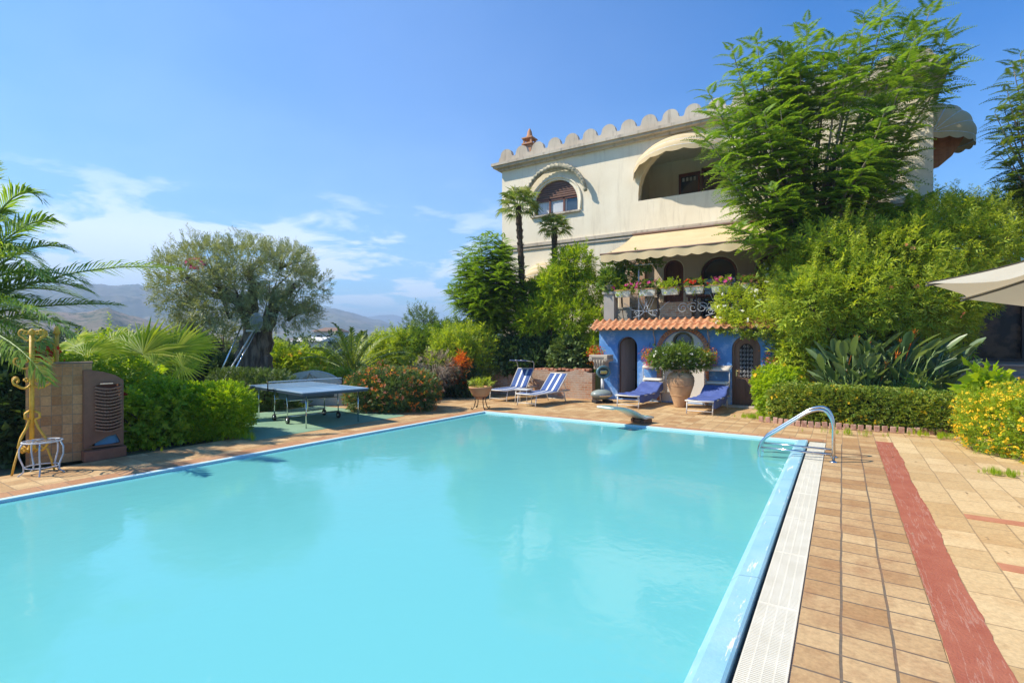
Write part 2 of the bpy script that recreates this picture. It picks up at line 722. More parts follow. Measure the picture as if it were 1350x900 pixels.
thr = mth(nt, 'MULTIPLY_ADD' if False else 'MULTIPLY', mth(nt, 'MULTIPLY', side, elev), .24)
cl = mth(nt, 'ADD', mth(nt, 'ADD', nz, mth(nt, 'MULTIPLY', big, .25)), thr)
puff = mth(nt, 'MULTIPLY', ramp(nt, cl, .74, .83), mth(nt, 'MULTIPLY', side, mth(nt, 'MULTIPLY', ramp(nt, sep.outputs[2], .17, .30, (1, 1, 1), (0, 0, 0)), ramp(nt, sep.outputs[2], .03, .09))))
veil = mth(nt, 'MULTIPLY', mth(nt, 'ADD', mth(nt, 'MULTIPLY', side, .26), mth(nt, 'MULTIPLY', elev, .20)), mth(nt, 'ADD', .55, mth(nt, 'MULTIPLY', nz, .5)), True)
skyc = mix_rgb(nt, veil, mix_rgb(nt, 1.0, hs.outputs[0], (.34, .83, .99), 'MULTIPLY'), (5.2, 6.6, 8.2))
skyc = mix_rgb(nt, mth(nt, 'MULTIPLY', puff, .62), skyc, (7.6, 7.7, 8.0))
nt.links.new(skyc, bg.inputs[0])

scene.view_settings.view_transform = 'Standard'
scene.view_settings.look = 'None'
scene.view_settings.exposure = 0.70
scene.view_settings.gamma = 1
scene.render.engine = 'CYCLES'
cy = scene.cycles
cy.max_bounces = 6
cy.diffuse_bounces = 3
cy.glossy_bounces = 3
cy.transmission_bounces = 4
cy.transparent_max_bounces = 8
cy.volume_bounces = 0
cy.caustics_reflective = False
cy.caustics_refractive = False
cy.use_denoising = True

# ------------------------------------------------------------------ shared materials
M = {}
M['deck'] = brick_mat('sandstone_tiles', (.67, .47, .245), (.45, .265, .12), (.30, .215, .13), .25, .25, .006, 'xy', 0, (.38, .19, .08), .75, bs=.35, shift=(.23, .02, 0), nscale=1.1)
M['deck_rows'] = brick_mat('row_tiles', (.61, .425, .225), (.41, .24, .11), (.17, .135, .10), .25, .26, .009, 'yx', 0, (.33, .16, .075), .75, bs=.4, shift=(0, -.01, 0), nscale=1.6)
M['deck_big'] = brick_mat('sand_slabs', (.70, .52, .29), (.52, .345, .165), (.36, .25, .14), .5, .3, .007, 'yx', .5, (.48, .27, .11), .6, bs=.3, shift=(.1, .13, 0), nscale=.9)
M['brick'] = brick_mat('old_brick', (.44, .18, .09), (.58, .30, .17), (.52, .42, .31), .23, .07, .012, 'xz', .5, (.55, .45, .36), .75, nscale=2.2, bs=.8, stlo=.42, sthi=.62)
M['pillar_tile'] = brick_mat('terracotta_tiles', (.68, .38, .18), (.44, .21, .09), (.33, .24, .16), .145, .145, .006, 'xz', 0, (.55, .38, .2), .35, bs=.5, nscale=3)
M['blue_paint'] = mat('blue_limewash', (.085, .235, .56), (.15, .32, .66), 2.2, .8, space='world', bs=.15, bscale=40, lo=.4, hi=.62)
M['blue_paint'].name = 'blue_limewash'


def plaster(name, c1, c2, c3, wt=.55, s0=.52, s1=.8):
    m, nt, b = new_mat(name)
    pos = coords(nt, 'world')
    f = ramp(nt, noise(nt, pos, .8, 6, .6), .35, .7)
    c = mix_rgb(nt, f, c1, c2)
    mp = N(nt, 'ShaderNodeMapping')
    mp.inputs['Scale'].default_value = (3.2, 3.2, .35)
    nt.links.new(pos, mp.inputs[0])
    st = ramp(nt, noise(nt, mp.outputs[0], 1.6, 6, .7), .52, .8)
    c = mix_rgb(nt, mth(nt, 'MULTIPLY', st, wt), c, c3)
    nt.links.new(c, b.inputs['Base Color'])
    b.inputs['Roughness'].default_value = .9
    b.inputs['Specular IOR Level'].default_value = .2
    bump(nt, b, noise(nt, pos, 35, 5), .15)
    return m


M['plaster'] = plaster('cream_plaster', (.86, .77, .60), (.77, .67, .50), (.47, .38, .27))
M['stone'] = plaster('weathered_stone', (.60, .53, .43), (.47, .39, .30), (.15, .12, .095), .85, .46, .68)
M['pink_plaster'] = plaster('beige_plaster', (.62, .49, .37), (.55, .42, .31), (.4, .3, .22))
M['white_plaster'] = plaster('white_plaster', (.8, .77, .72), (.72, .69, .64), (.5, .45, .4))
M['grey_stone'] = plaster('grey_stone', (.40, .37, .33), (.30, .27, .24), (.16, .15, .14))
M['pale_stone'] = plaster('pale_grey_stone', (.66, .61, .53), (.54, .49, .42), (.3, .27, .23))
M['awning'] = mat('cream_canvas', (.64, .49, .28), (.58, .44, .24), 2, .85, space='world')
M['awning_dark'] = mat('rust_canvas', (.55, .20, .07), (.45, .16, .06), 2, .85)
M['wood'] = mat('dark_wood', (.20, .065, .035), (.11, .04, .025), 3, .45, bs=.2, bscale=20, sx=(1, 1, .15))
M['oldwood'] = mat('weathered_door_wood', (.20, .105, .06), (.10, .055, .035), 3, .6, bs=.4, bscale=16, sx=(2.5, 1, .25))
M['dark'] = mat('dark_interior', (.02, .018, .018), None, 3, .9)
M['dimroom'] = mat('room_wall', (.20, .17, .14), None, 3, .9)
M['iron'] = mat('black_iron', (.02, .02, .022), (.05, .035, .03), 12, .5, .5)
M['whiteiron'] = mat('white_painted_iron', (.72, .73, .75), (.45, .47, .5), 14, .5, 0)
M['yellowiron'] = mat('yellow_painted_iron', (.85, .50, .06), (.70, .36, .04), 14, .5, 0, bs=.2)
M['steel'] = mat('polished_steel', (.72, .72, .72), (.62, .62, .62), 3, .16, 1)
M['tile'] = mat('terracotta_roof_tile', (.52, .19, .08), (.60, .29, .14), 5, .8, bs=.4, bscale=25, space='world', lo=.35, hi=.6)
M['terra'] = mat('terracotta', (.52, .26, .13), (.42, .19, .09), 4, .75, bs=.25, bscale=22)
M['amphora'] = mat('sandy_terracotta', (.56, .35, .185), (.45, .26, .13), 3, .8, bs=.3, bscale=16, lo=.4, hi=.62)
M['white'] = mat('white_plastic', (.78, .78, .76), (.70, .70, .68), 5, .4)
M['bark'] = mat('bark', (.15, .11, .08), (.07, .05, .038), 6, .9, bs=.9, bscale=14, sx=(2, 2, .5))
M['olivebark'] = mat('olive_bark', (.25, .19, .14), (.085, .06, .045), 4, .9, bs=1, bscale=9, sx=(2.4, 2.4, .45), lo=.4, hi=.58)
M['palebark'] = mat('pale_bark', (.36, .29, .21), (.2, .15, .11), 6, .85, bs=.5, bscale=18)
M['fibre'] = mat('palm_fibre', (.12, .075, .045), (.05, .033, .022), 18, .95, bs=1, bscale=25)
M['green_stem'] = mat('green_stem', (.25, .33, .10), (.16, .24, .06), 5, .5)
M['glass'] = mat('window_glass', (.05, .07, .09), None, 3, .04, 0, spec=1)
M['curtain'] = mat('white_curtain', (.60, .62, .63), (.42, .45, .48), 6, .8, sx=(6, 1, .2))

L = {}
L['jaca'] = leaf_mat('feathery_leaf', (.12, .25, .03), (.32, .46, .05), (.09, .18, .025), .42)
L['olive'] = leaf_mat('olive_leaf', (.28, .31, .15), (.44, .46, .25), (.20, .24, .11), .25)
L['hedge'] = leaf_mat('bright_hedge_leaf', (.26, .42, .016), (.52, .60, .024), (.19, .33, .014), .55)
L['hedge2'] = leaf_mat('dark_hedge_leaf', (.10, .17, .045), (.19, .26, .07), (.07, .12, .03), .25)
L['yhedge'] = leaf_mat('variegated_hedge_leaf', (.12, .24, .025), (.42, .42, .05), (.12, .2, .03), .3)
L['shrub'] = leaf_mat('shrub_leaf', (.11, .20, .03), (.25, .34, .05), (.07, .14, .025), .35)
L['yshrub'] = leaf_mat('yellow_green_leaf', (.29, .41, .035), (.62, .66, .07), (.15, .25, .03), .4)
L['lime'] = leaf_mat('lime_leaf', (.24, .38, .02), (.52, .58, .035), (.15, .28, .02), .45)
L['ivy'] = leaf_mat('ivy_leaf', (.045, .10, .035), (.12, .19, .06), (.03, .07, .025), .2, .35)
L['pale'] = leaf_mat('pale_leaf', (.20, .28, .10), (.40, .45, .20), (.12, .19, .06), .3)
L['dark'] = leaf_mat('dark_leaf', (.03, .07, .025), (.08, .14, .04), (.02, .05, .02), .2)
L['phoenix'] = leaf_mat('date_palm_leaf', (.16, .30, .045), (.36, .47, .08), (.10, .20, .035), .4, .4)
L['phoenix2'] = leaf_mat('young_palm_leaf', (.20, .29, .035), (.42, .45, .06), (.12, .2, .03), .35, .4)
L['fan'] = leaf_mat('fan_palm_leaf', (.34, .48, .05), (.62, .68, .11), (.22, .36, .04), .6, .45)
L['fandark'] = leaf_mat('windmill_palm_leaf', (.12, .20, .04), (.32, .36, .08), (.08, .15, .03), .4, .45)
L['strel'] = leaf_mat('paddle_leaf', (.10, .18, .08), (.24, .32, .15), (.07, .13, .06), .3, .35, .6)
L['dry'] = leaf_mat('dry_twig', (.22, .15, .09), (.34, .25, .16), None, .1)
L['wood'] = leaf_mat('far_wood_leaf', (.05, .09, .025), (.14, .19, .05), (.03, .06, .02), .15)


def fl(name, c1, c2):
    return leaf_mat(name, c1, c2, None, .25, .6, .2)


FLW = {'red': fl('red_petal', (.65, .02, .015), (.75, .08, .03)), 'orange': fl('orange_petal', (.75, .16, .03), (.85, .35, .05)),
       'yellow': fl('yellow_petal', (.85, .50, .02), (.90, .68, .05)), 'pink': fl('pink_petal', (.65, .04, .28), (.80, .2, .45)),
       'white': fl('white_petal', (.75, .72, .62), (.85, .83, .75)), 'purple': fl('purple_petal', (.35, .10, .55), (.55, .25, .7)),
       'coral': fl('coral_petal', (.75, .22, .13), (.85, .42, .25))}

# ------------------------------------------------------------------ ground, valley, hills


def vnoise(x, y, seed=0):
    xi, yi = np.floor(x), np.floor(y)
    xf, yf = x - xi, y - yi
    u, v = xf * xf * (3 - 2 * xf), yf * yf * (3 - 2 * yf)

    def h(a, b):
        s = np.sin(a * 127.1 + b * 311.7 + seed * 74.7) * 43758.5453
        return s - np.floor(s)
    return (h(xi, yi) * (1 - u) + h(xi + 1, yi) * u) * (1 - v) + (h(xi, yi + 1) * (1 - u) + h(xi + 1, yi + 1) * u) * v


def fbm(x, y, o=5, seed=0, ridged=False):
    s, a, t = 0, 1, 0
    for k in range(o):
        n = vnoise(x * 2 ** k, y * 2 ** k, seed + k)
        if ridged:
            n = 1 - np.abs(2 * n - 1)
        s = s + a * n
        t += a
        a *= .5
    return s / t


XL0, XL1 = -8.18, -7.74          # left pool edge at Y=-4 .. 10.7 runs slightly skew
XR = -.25
YN, YF = -4.0, 10.72


def XL(y):
    return -8.09 + (y - 1.0) * .036


# ground sheet: rings from round the pool out to the horizon
rings, nr = 46, 96
vs = []
x0, x1, y0, y1 = -8.6, -.2, -4.6, 10.9
cx_, cy_ = (x0 + x1) / 2, (y0 + y1) / 2
for i in range(rings):
    g = 0 if i == 0 else .6 * (1.245 ** i)
    for k in range(nr):
        a = 2 * pi * k / nr
        c, s = math.cos(a), math.sin(a)
        q = 1 / max(abs(c) / ((x1 - x0) / 2), abs(s) / ((y1 - y0) / 2))
        bl = min(1, g / 20)
        r = q * (1 - bl) + 8 * bl + g
        x, y = cx_ + r * c, cy_ + r * s
        z = -.06
        if r > 32:
            z -= 16 * (1 - math.exp(-((r - 32) / 110) ** 1.2)) * (.75 + .5 * float(fbm(np.array(x / 60), np.array(y / 60), 3)))
        elif r > 12:
            z += .04 * math.sin(x * 1.3) * math.cos(y * 1.7)
        vs.append((x, y, z))
mb = MB()
mb.add(vs, [(i * nr + k, i * nr + (k + 1) % nr, (i + 1) * nr + (k + 1) % nr, (i + 1) * nr + k) for i in range(rings - 1) for k in range(nr)], True)
m, nt, b = new_mat('earth_and_grass')
pos = coords(nt, 'world')
c = mix_rgb(nt, ramp(nt, noise(nt, pos, .9, 8, .7), .4, .62), (.13, .10, .06), (.10, .15, .03))
c = mix_rgb(nt, ramp(nt, noise(nt, pos, .02, 6, .7), .42, .6), c, (.19, .17, .09))
nt.links.new(c, b.inputs['Base Color'])
b.inputs['Roughness'].default_value = .95
bump(nt, b, noise(nt, pos, 12, 6), .6)
tag(mb.build('ground', m), kind='structure')

# ridge lines read off the photo: (pixel x, pixel y)
prof1 = [(-900, 392), (-300, 380), (0, 386), (80, 378), (130, 375), (200, 378), (260, 388), (330, 396), (400, 403), (430, 405), (458, 411), (484, 418), (520, 428), (560, 438), (640, 440), (900, 425), (1500, 405), (2500, 415)]
prof2 = [(-900, 415), (60, 408), (100, 412), (143, 407), (187, 421), (230, 432), (300, 441), (360, 444), (420, 446), (2500, 447)]
prof3 = [(-900, 405), (300, 430), (440, 428), (470, 420), (500, 415), (520, 415), (545, 422), (600, 433), (900, 440), (2500, 440)]


def hills(name, prof, d0, dr, d1, base, seed, m, amp):
    """a range: foot at d0, crest at dr, falling to d1"""
    px = np.array([p[0] for p in prof], float)
    py = np.array([p[1] for p in prof], float)
    A0, A1 = math.atan((-1600 - 675) / F), math.atan((1500 - 675) / F)
    nu, nv = 420, 44
    U, Vv = np.meshgrid(np.linspace(A0, A1, nu), np.linspace(0, 1, nv), indexing='ij')
    col = 675 + F * np.tan(U)
    elev = (450 - np.interp(col, px, py)) / F * np.cos(U)
    D = d0 + (dr - d0) * np.clip(Vv / .72, 0, 1) + (d1 - dr) * np.clip((Vv - .72) / .28, 0, 1)
    X = -SN * D * np.cos(U) + CS * D * np.sin(U)
    Y = CS * D * np.cos(U) + SN * D * np.sin(U)
    elev = elev * (1 + .16 * (fbm(U * 26, U * 0 + seed, 5, seed, True) - .6) * (dr < 3000))
    crest = H + elev * dr
    prf = np.where(Vv < .72, (Vv / .72) ** 1.25, 1 - ((Vv - .72) / .28) ** 1.5)
    rid = fbm(X / (dr * .11), Y / (dr * .11), 6, seed, True) - .62
    Z = base + (crest - base) * prf + rid * amp * (crest - base) * np.sin(np.clip(Vv / .72, 0, 1) * pi * .94 + .06) + (fbm(X / (dr * .02), Y / (dr * .02), 4, seed + 9) - .5) * amp * .14 * (crest - base)
    V = np.stack([X, Y, Z], -1).reshape(-1, 3)
    i = np.arange(nu - 1)[:, None] * nv + np.arange(nv - 1)[None]
    i = i.reshape(-1)
    Fq = np.stack([i, i + nv, i + nv + 1, i + 1], 1)
    o = np_obj(name, V, Fq, m, smooth=True)
    return tag(o, kind='structure')


def hill_mat(name, c1, c2, c3, s):
    m, nt, b = new_mat(name)
    pos = coords(nt, 'world')
    c = mix_rgb(nt, ramp(nt, noise(nt, pos, s, 9, .68), .42, .58), c1, c2)
    c = mix_rgb(nt, ramp(nt, noise(nt, pos, s * 5, 7, .8), .5, .56), c, c3)
    nt.links.new(c, b.inputs['Base Color'])
    b.inputs['Roughness'].default_value = .95
    b.inputs['Specular IOR Level'].default_value = .1
    return m


hills('hills', prof1, 700, 1900, 2500, -14, 3, hill_mat('dry_hillside', (.20, .17, .11), (.11, .12, .06), (.05, .07, .03), .006), .45)
hills('near_hills', prof2, 330, 620, 900, -14, 8, hill_mat('scrub_hillside', (.27, .20, .14), (.16, .14, .08), (.05, .07, .03), .02), .4)
hills('far_mountains', prof3, 2600, 3400, 4000, -14, 15, hill_mat('mountain_slope', (.14, .14, .10), (.10, .11, .07), (.05, .07, .04), .004), .4)

# the air of the valley
hz = MB()
hz.box((0, 0, 110), (8400, 8400, 262))
m = bpy.data.materials.new('air')
m.use_nodes = True
nt = m.node_tree
nt.nodes.clear()
out = N(nt, 'ShaderNodeOutputMaterial')
pv = N(nt, 'ShaderNodeVolumePrincipled')
pv.inputs['Color'].default_value = (.58, .76, 1, 1)
pv.inputs['Density'].default_value = .0006
pv.inputs['Anisotropy'].default_value = .0
nt.links.new(pv.outputs[0], out.inputs['Volume'])
HAZE = tag(hz.build('haze', m), kind='stuff')

# ------------------------------------------------------------------ pool
YS = [YN, 3.2, 4.6, 8.2, YF - .05]
ZS = [-.62, -.62, -1.2, -2.0, -2.0]
mb = MB()
xr = -.82
top = -.10
n = len(YS)
vs = []
for y, z in zip(YS, ZS):
    vs += [(XL(y) + .02, y, 0), (XL(y) + .02, y, z), (xr, y, z), (xr, y, -.13)]
fs = []
for i in range(n - 1):
    a, b2 = i * 4, (i + 1) * 4
    fs += [(a, b2, b2 + 1, a + 1), (a + 1, b2 + 1, b2 + 2, a + 2), (a + 2, b2 + 2, b2 + 3, a + 3)]
e = (n - 1) * 4
fs += [(e, e + 3, e + 2, e + 1), (0, 1, 2, 3)]
mb.add(vs, fs)
# extra strip that closes the end walls above the low right lip
mb.add([(XL(YF), YF - .05, -.001), (-.55, YF - .05, -.001), (-.55, YF - .05, -.2), (XL(YF), YF - .05, -.2)], [(0, 1, 2, 3)])
m = mat('pool_paint', (.92, .89, .84), (.86, .87, .82), 1.2, .6, space='world')
tag(mb.build('pool_basin', m), kind='structure')

m, nt, b = new_mat('pool_water')
for nd in list(nt.nodes):
    if nd.type != 'OUTPUT_MATERIAL':
        nt.nodes.remove(nd)
out = [x for x in nt.nodes if x.type == 'OUTPUT_MATERIAL'][0]
tr = N(nt, 'ShaderNodeBsdfTransparent')
tr.inputs[0].default_value = (.96, 1, 1, 1)
df = N(nt, 'ShaderNodeBsdfDiffuse')
df.inputs[0].default_value = (.22, .75, .74, 1)
mx = N(nt, 'ShaderNodeMixShader')
mx.inputs[0].default_value = .64
nt.links.new(tr.outputs[0], mx.inputs[1])
nt.links.new(df.outputs[0], mx.inputs[2])
gl = N(nt, 'ShaderNodeBsdfGlossy')
gl.inputs['Roughness'].default_value = .015
fr = N(nt, 'ShaderNodeFresnel')
fr.inputs[0].default_value = 1.52
mx2 = N(nt, 'ShaderNodeMixShader')
nt.links.new(fr.outputs[0], mx2.inputs[0])
nt.links.new(mx.outputs[0], mx2.inputs[1])
nt.links.new(gl.outputs[0], mx2.inputs[2])
nt.links.new(mx2.outputs[0], out.inputs[0])
pos = coords(nt, 'world')
hgt = mth(nt, 'ADD', mth(nt, 'MULTIPLY', noise(nt, pos, 1.1, 2, .5, .6), .45), mth(nt, 'ADD', mth(nt, 'MULTIPLY', noise(nt, pos, 11, 3, .55, .4), .10), mth(nt, 'MULTIPLY', noise(nt, pos, 4.5, 3, .6, 1.0), .16)))
bp = N(nt, 'ShaderNodeBump')
bp.inputs['Strength'].default_value = .45
bp.inputs['Distance'].default_value = .03
nt.links.new(hgt, bp.inputs['Height'])
nt.links.new(bp.outputs[0], gl.inputs['Normal'])
nt.links.new(bp.outputs[0], fr.inputs['Normal'])
va = N(nt, 'ShaderNodeVolumeAbsorption')
va.inputs['Color'].default_value = (.02, .95, .96, 1)
va.inputs['Density'].default_value = .045
nt.links.new(va.outputs[0], out.inputs['Volume'])
mb = MB()
zt, zb = -.034, -2.4
xa, xb, xc = XL(YN) - .0, XL(YF) - .0, -.70
vs = [(xa, YN, zb), (xc, YN, zb), (xc, YF - .03, zb), (xb, YF - .03, zb), (xa, YN, zt), (xc, YN, zt), (xc, YF - .03, zt), (xb, YF - .03, zt)]
mb.add(vs, [(3, 2, 1, 0), (4, 5, 6, 7), (0, 1, 5, 4), (1, 2, 6, 5), (2, 3, 7, 6), (3, 0, 4, 7)])
tag(mb.build('water', m), kind='structure')

# light blue painted lips
m, nt, b = new_mat('blue_coping_paint')
pos = coords(nt, 'world')
c = mix_rgb(nt, ramp(nt, noise(nt, pos, 1.5, 6, .65), .35, .7), (.24, .47, .57), (.35, .57, .64))
mp = N(nt, 'ShaderNodeMapping')
mp.inputs['Scale'].default_value = (14, 1.6, 6)
nt.links.new(pos, mp.inputs[0])
c = mix_rgb(nt, ramp(nt, noise(nt, mp.outputs[0], 1.1, 7, .7), .60, .64), c, (.70, .72, .70))
spc = N(nt, 'ShaderNodeSeparateXYZ')
nt.links.new(pos, spc.inputs[0])
jn = mth(nt, 'LESS_THAN', mth(nt, 'FRACT', mth(nt, 'MULTIPLY', mth(nt, 'ADD', spc.outputs[1], 10.3), .62), 0), .006)
c = mix_rgb(nt, mth(nt, 'MULTIPLY', jn, .7), c, (.12, .2, .26))
c = mix_rgb(nt, mth(nt, 'MULTIPLY', ramp(nt, noise(nt, pos, 5, 8, .8), .5, .75), .35), c, (.30, .36, .38))
nt.links.new(c, b.inputs['Base Color'])
b.inputs['Roughness'].default_value = .55
bump(nt, b, noise(nt, pos, 40, 4), .15)
M['coping'] = m
mb = MB()
prof = [(-.512, -.13), (-.512, .028), (-.53, .036), (-.66, .022), (-.70, -.02), (-.83, -.135), (-.83, -.25)]
ys = [YN, -1, 2, 5, 8, YF - .12]
vs = [(x, y, z) for y in ys for x, z in prof]
k = len(prof)
mb.add(vs, [(i * k + j, i * k + j + 1, (i + 1) * k + j + 1, (i + 1) * k + j) for i in range(len(ys) - 1) for j in range(k - 1)])
mb.add([(x, YF - .12, z) for x, z in prof], [tuple(range(k))[::-1]])
tag(mb.build('pool_coping', M['coping']), kind='structure')
mb = MB()
mb.add([(XL(YN) - .03, YN, .006), (XL(YN) + .045, YN, .004), (XL(YF) + .045, YF - .045, .004), (XL(YF) - .03, YF + .02, .006), (XL(YN) + .045, YN, -.3), (XL(YF) + .045, YF - .045, -.3)], [(0, 1, 2, 3), (1, 4, 5, 2)])
mb.add([(XL(YF) + .045, YF - .065, .004), (-.52, YF - .105, .004), (-.52, YF - .02, .006), (XL(YF) - .03, YF + .02, .006), (XL(YF) + .045, YF - .065, -.3), (-.52, YF - .105, -.3)], [(0, 1, 2, 3), (0, 4, 5, 1)])
m = mat('pool_edge_paint', (.62, .78, .80), (.54, .73, .79), 3, .5, space='world')
tag(mb.build('pool_edge', m), kind='structure')

# overflow grate: cream slats across a channel
mb = MB()
y = -1.5
while y < YF - .1:
    mb.box((-.365, y, -.008), (.245, .0115, .022))
    y += .018
for x in (-.482, -.424, -.365, -.306, -.25):
    mb.box((x, (YF - 1.6) / 2, -.011), (.008, YF + 1.4, .026))
yj = -1.2
while yj < YF - .2:
    mb.box((-.365, yj, -.0065), (.245, .022, .022))
    yj += 1.02
tag(mb.build('drain_grate', mat('cream_plastic', (.74, .69, .57), (.66, .61, .49), 4, .6, space='world')), kind='structure')
mb = MB()
mb.box((-.365, 3.3, -.11), (.29, YF + 4.1, .05))
mb.box((-.238, 3.3, -.07), (.012, YF + 4.1, .12))
tag(mb.build('drain_channel', mat('channel_concrete', (.30, .27, .22), None, 5, .9, space='world')), kind='structure')

# deck sheets
mb = MB()
outer = [(-9.35, -9), (10, -9), (10, 16.5), (-6.4, 16.5), (-6.4, 14.9), (-11.0, 15.2), (-11.6, 19), (-15.2, 19), (-15.2, 9.2), (-12.4, 9.15), (-12.4, 5.2), (-9.5, 5.2), (-9.45, 3.6)]
hole = [(XL(YN), YN), (-.232, YN), (-.232, YF), (XL(YF), YF)]
mb.plate(outer, [hole], lambda x, y, d: (x, y, d), 0.0, -.05)
tag(mb.build('deck', M['deck']), kind='structure')
mb = MB()
mb.box((.135, 1.2, .001), (.73, 18.9, .006))
tag(mb.build('deck_rows', M['deck_rows']), kind='structure')
mb = MB()
mb.box((5.3, .9, .0015), (9.2, 22.2, .006))
tag(mb.build('deck_slabs', M['deck_big']), kind='structure')
# painted red strip with a ragged edge
mb = MB()
vs, fs = [], []
q = random.Random(4)
nn = 260
for i in range(nn):
    y = -4 + 15.3 * i / (nn - 1)
    vs += [(.505 + q.uniform(-.004, .004), y, .0085), (.765 + .012 * math.sin(y * 2.1) + .006 * math.sin(y * 7.3) + q.uniform(-.005, .005), y, .0085)]
    if i:
        fs.append((2 * i - 2, 2 * i - 1, 2 * i + 1, 2 * i))
mb.add(vs, fs)
m, nt, b = new_mat('red_coating')
pos = coords(nt, 'world')
c = mix_rgb(nt, ramp(nt, noise(nt, pos, 3, 7, .7), .35, .7), (.33, .085, .045), (.41, .135, .075))
mp = N(nt, 'ShaderNodeMapping')
mp.inputs['Scale'].default_value = (9, .7, 1)
nt.links.new(pos, mp.inputs[0])
wl = ramp(nt, noise(nt, mp.outputs[0], 1.0, 8, .6), .495, .51, (0, 0, 0), (1, 1, 1))
wl2 = ramp(nt, noise(nt, mp.outputs[0], 1.0, 8, .6), .51, .525, (1, 1, 1), (0, 0, 0))
c = mix_rgb(nt, mth(nt, 'MULTIPLY', mth(nt, 'MULTIPLY', wl, wl2), .5), c, (.50, .30, .22))
nt.links.new(c, b.inputs['Base Color'])
b.inputs['Roughness'].default_value = .8
bump(nt, b, noise(nt, pos, 60, 5), .4)
tag(mb.build('red_strip', m), kind='structure')
# a few replaced slabs of darker red
mb = MB()
for px, py, sx, sy in ((1316, 687, .5, .3), (1352, 753, .3, .3)):
    g = G(px, py)
    mb.box((g.x, g.y, .0065), (sx, .16, .006))
tag(mb.build('patch_slabs', mat('red_slab', (.50, .21, .11), (.42, .16, .08), 5, .8, space='world')), kind='structure')
# terracotta border course along the far and left pool edge
mb = MB()
mb.add([(XL(YF) - .34, YF + .27, .003), (-.235, YF + .27, .003), (-.235, YF, .003), (XL(YF), YF, .003), (XL(YN) - .34, YN, .003), (XL(YN), YN, .003)], [(0, 3, 2, 1), (4, 5, 3, 0)])
tag(mb.build('deck_border', brick_mat('terracotta_border', (.56, .32, .17), (.44, .22, .11), (.28, .2, .13), .27, .27, .007, 'xy', 0, (.36, .16, .08), .5, bs=.35, nscale=2)), kind='structure')
# green sports surface
mb = MB()
vs = [(-12.35, 5.28), (-8.98, 5.28), (-8.9, 9.02), (-9.2, 9.12), (-12.35, 9.12)]
mb.plate(vs, [], lambda x, y, d: (x, y, d), .005, -.03)
tag(mb.build('court', mat('green_court_paint', (.17, .30, .19), (.24, .37, .24), 1.2, .8, space='world', bs=.1)), kind='structure')
# beds
mb = MB()
mb.plate([(-11.25, 14.75), (-6.45, 14.95), (-6.45, 18.0), (-13.5, 18.6), (-11.4, 17)], [], lambda x, y, d: (x, y, d), .74, .0)
tag(mb.build('garden_bed', bpy.data.materials['earth_and_grass']), kind='structure')
mb = MB()
mb.plate([(-1.25, 13.2), (2.1, 13.05), (3.3, 15.5), (2.2, 18), (-1.3, 18)], [], lambda x, y, d: (x, y, d), .06, -.02)
tag(mb.build('earth_bed', bpy.data.materials['earth_and_grass']), kind='structure')

# ------------------------------------------------------------------ villa
YV = 18.0
VX0, VX1 = -12.1, 2.1
villa = thing('villa', 'large two storey cream villa with scalloped parapet above the pool terrace', 'house', (-5, 22, 0))
vo = Vector((5, -22, 0))       # world -> villa local


def vp(x, z, y):
    return (x + 5, y - 22, z)


WIN = arch(-10.53, -8.58, 6.88, 8.2)
WINL = arch(-10.75, -9.3, 3.1, 4.7)
LOG = arch(-6.18, -3.0, 6.86, 8.72)
D1 = arch(-5.27, -4.58, 2.45, 4.63)
D2 = arch(-4.02, -2.86, 2.45, 4.62)
D3 = arch(-2.34, -1.2, 2.45, 4.6)
mb = MB()
mb.plate([(VX0, -.3), (VX1, -.3), (VX1, 9.06), (VX0, 9.06)], [WIN, WINL, LOG, D1, D2, D3], vp, YV, YV + .32)
mb.plate([(VX0, -.3), (VX1, -.3), (VX1, 9.06), (VX0, 9.06)], [], vp, 26, 26.3)
for x in (VX0, VX1 - .3):
    mb.box(Vector((x + .15, 22.16, 4.38)) + vo, (.3, 7.68, 9.36))
mb.box(Vector((-5, 22.1, 9.0)) + vo, (13.6, 7.6, .1))
mb.box(Vector((-5, 22.1, 5.6)) + vo, (13.6, 7.6, .2))
mb.build('wall', M['plaster'], villa)
# lower wall facing the terrace is a warmer, darker tone: thin band between terrace and string course
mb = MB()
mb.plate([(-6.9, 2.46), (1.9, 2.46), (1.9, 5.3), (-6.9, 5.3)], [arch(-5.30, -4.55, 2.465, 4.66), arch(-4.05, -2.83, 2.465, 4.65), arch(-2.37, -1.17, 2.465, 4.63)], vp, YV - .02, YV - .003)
mb.build('terrace_wall_band', M['pink_plaster'], villa)
# string course, cornice
mb = MB()
mb.box(Vector((-5, YV - .04, 5.72)) + vo, (14.4, .1, .12))
mb.box(Vector((-5, YV - .025, 5.58)) + vo, (14.3, .06, .08))
mb.build('string_course', M['stone'], villa)
mb = MB()


def ringslab(mb, over, z0, z1):
    o = [(VX0 - over, YV - over), (VX1 + over, YV - over), (VX1 + over, 26.3 + over), (VX0 - over, 26.3 + over)]
    i = [(VX0 + .3, YV + .3), (VX1 - .3, YV + .3), (VX1 - .3, 26), (VX0 + .3, 26)]
    mb.plate(o, [i], lambda x, y, d: (x + 5, y - 22, d), z0, z1)


ringslab(mb, .34, 9.16, 9.27)
ringslab(mb, .28, 9.08, 9.16)
ringslab(mb, .12, 8.98, 9.08)
mb.build('cornice', M['stone'], villa)


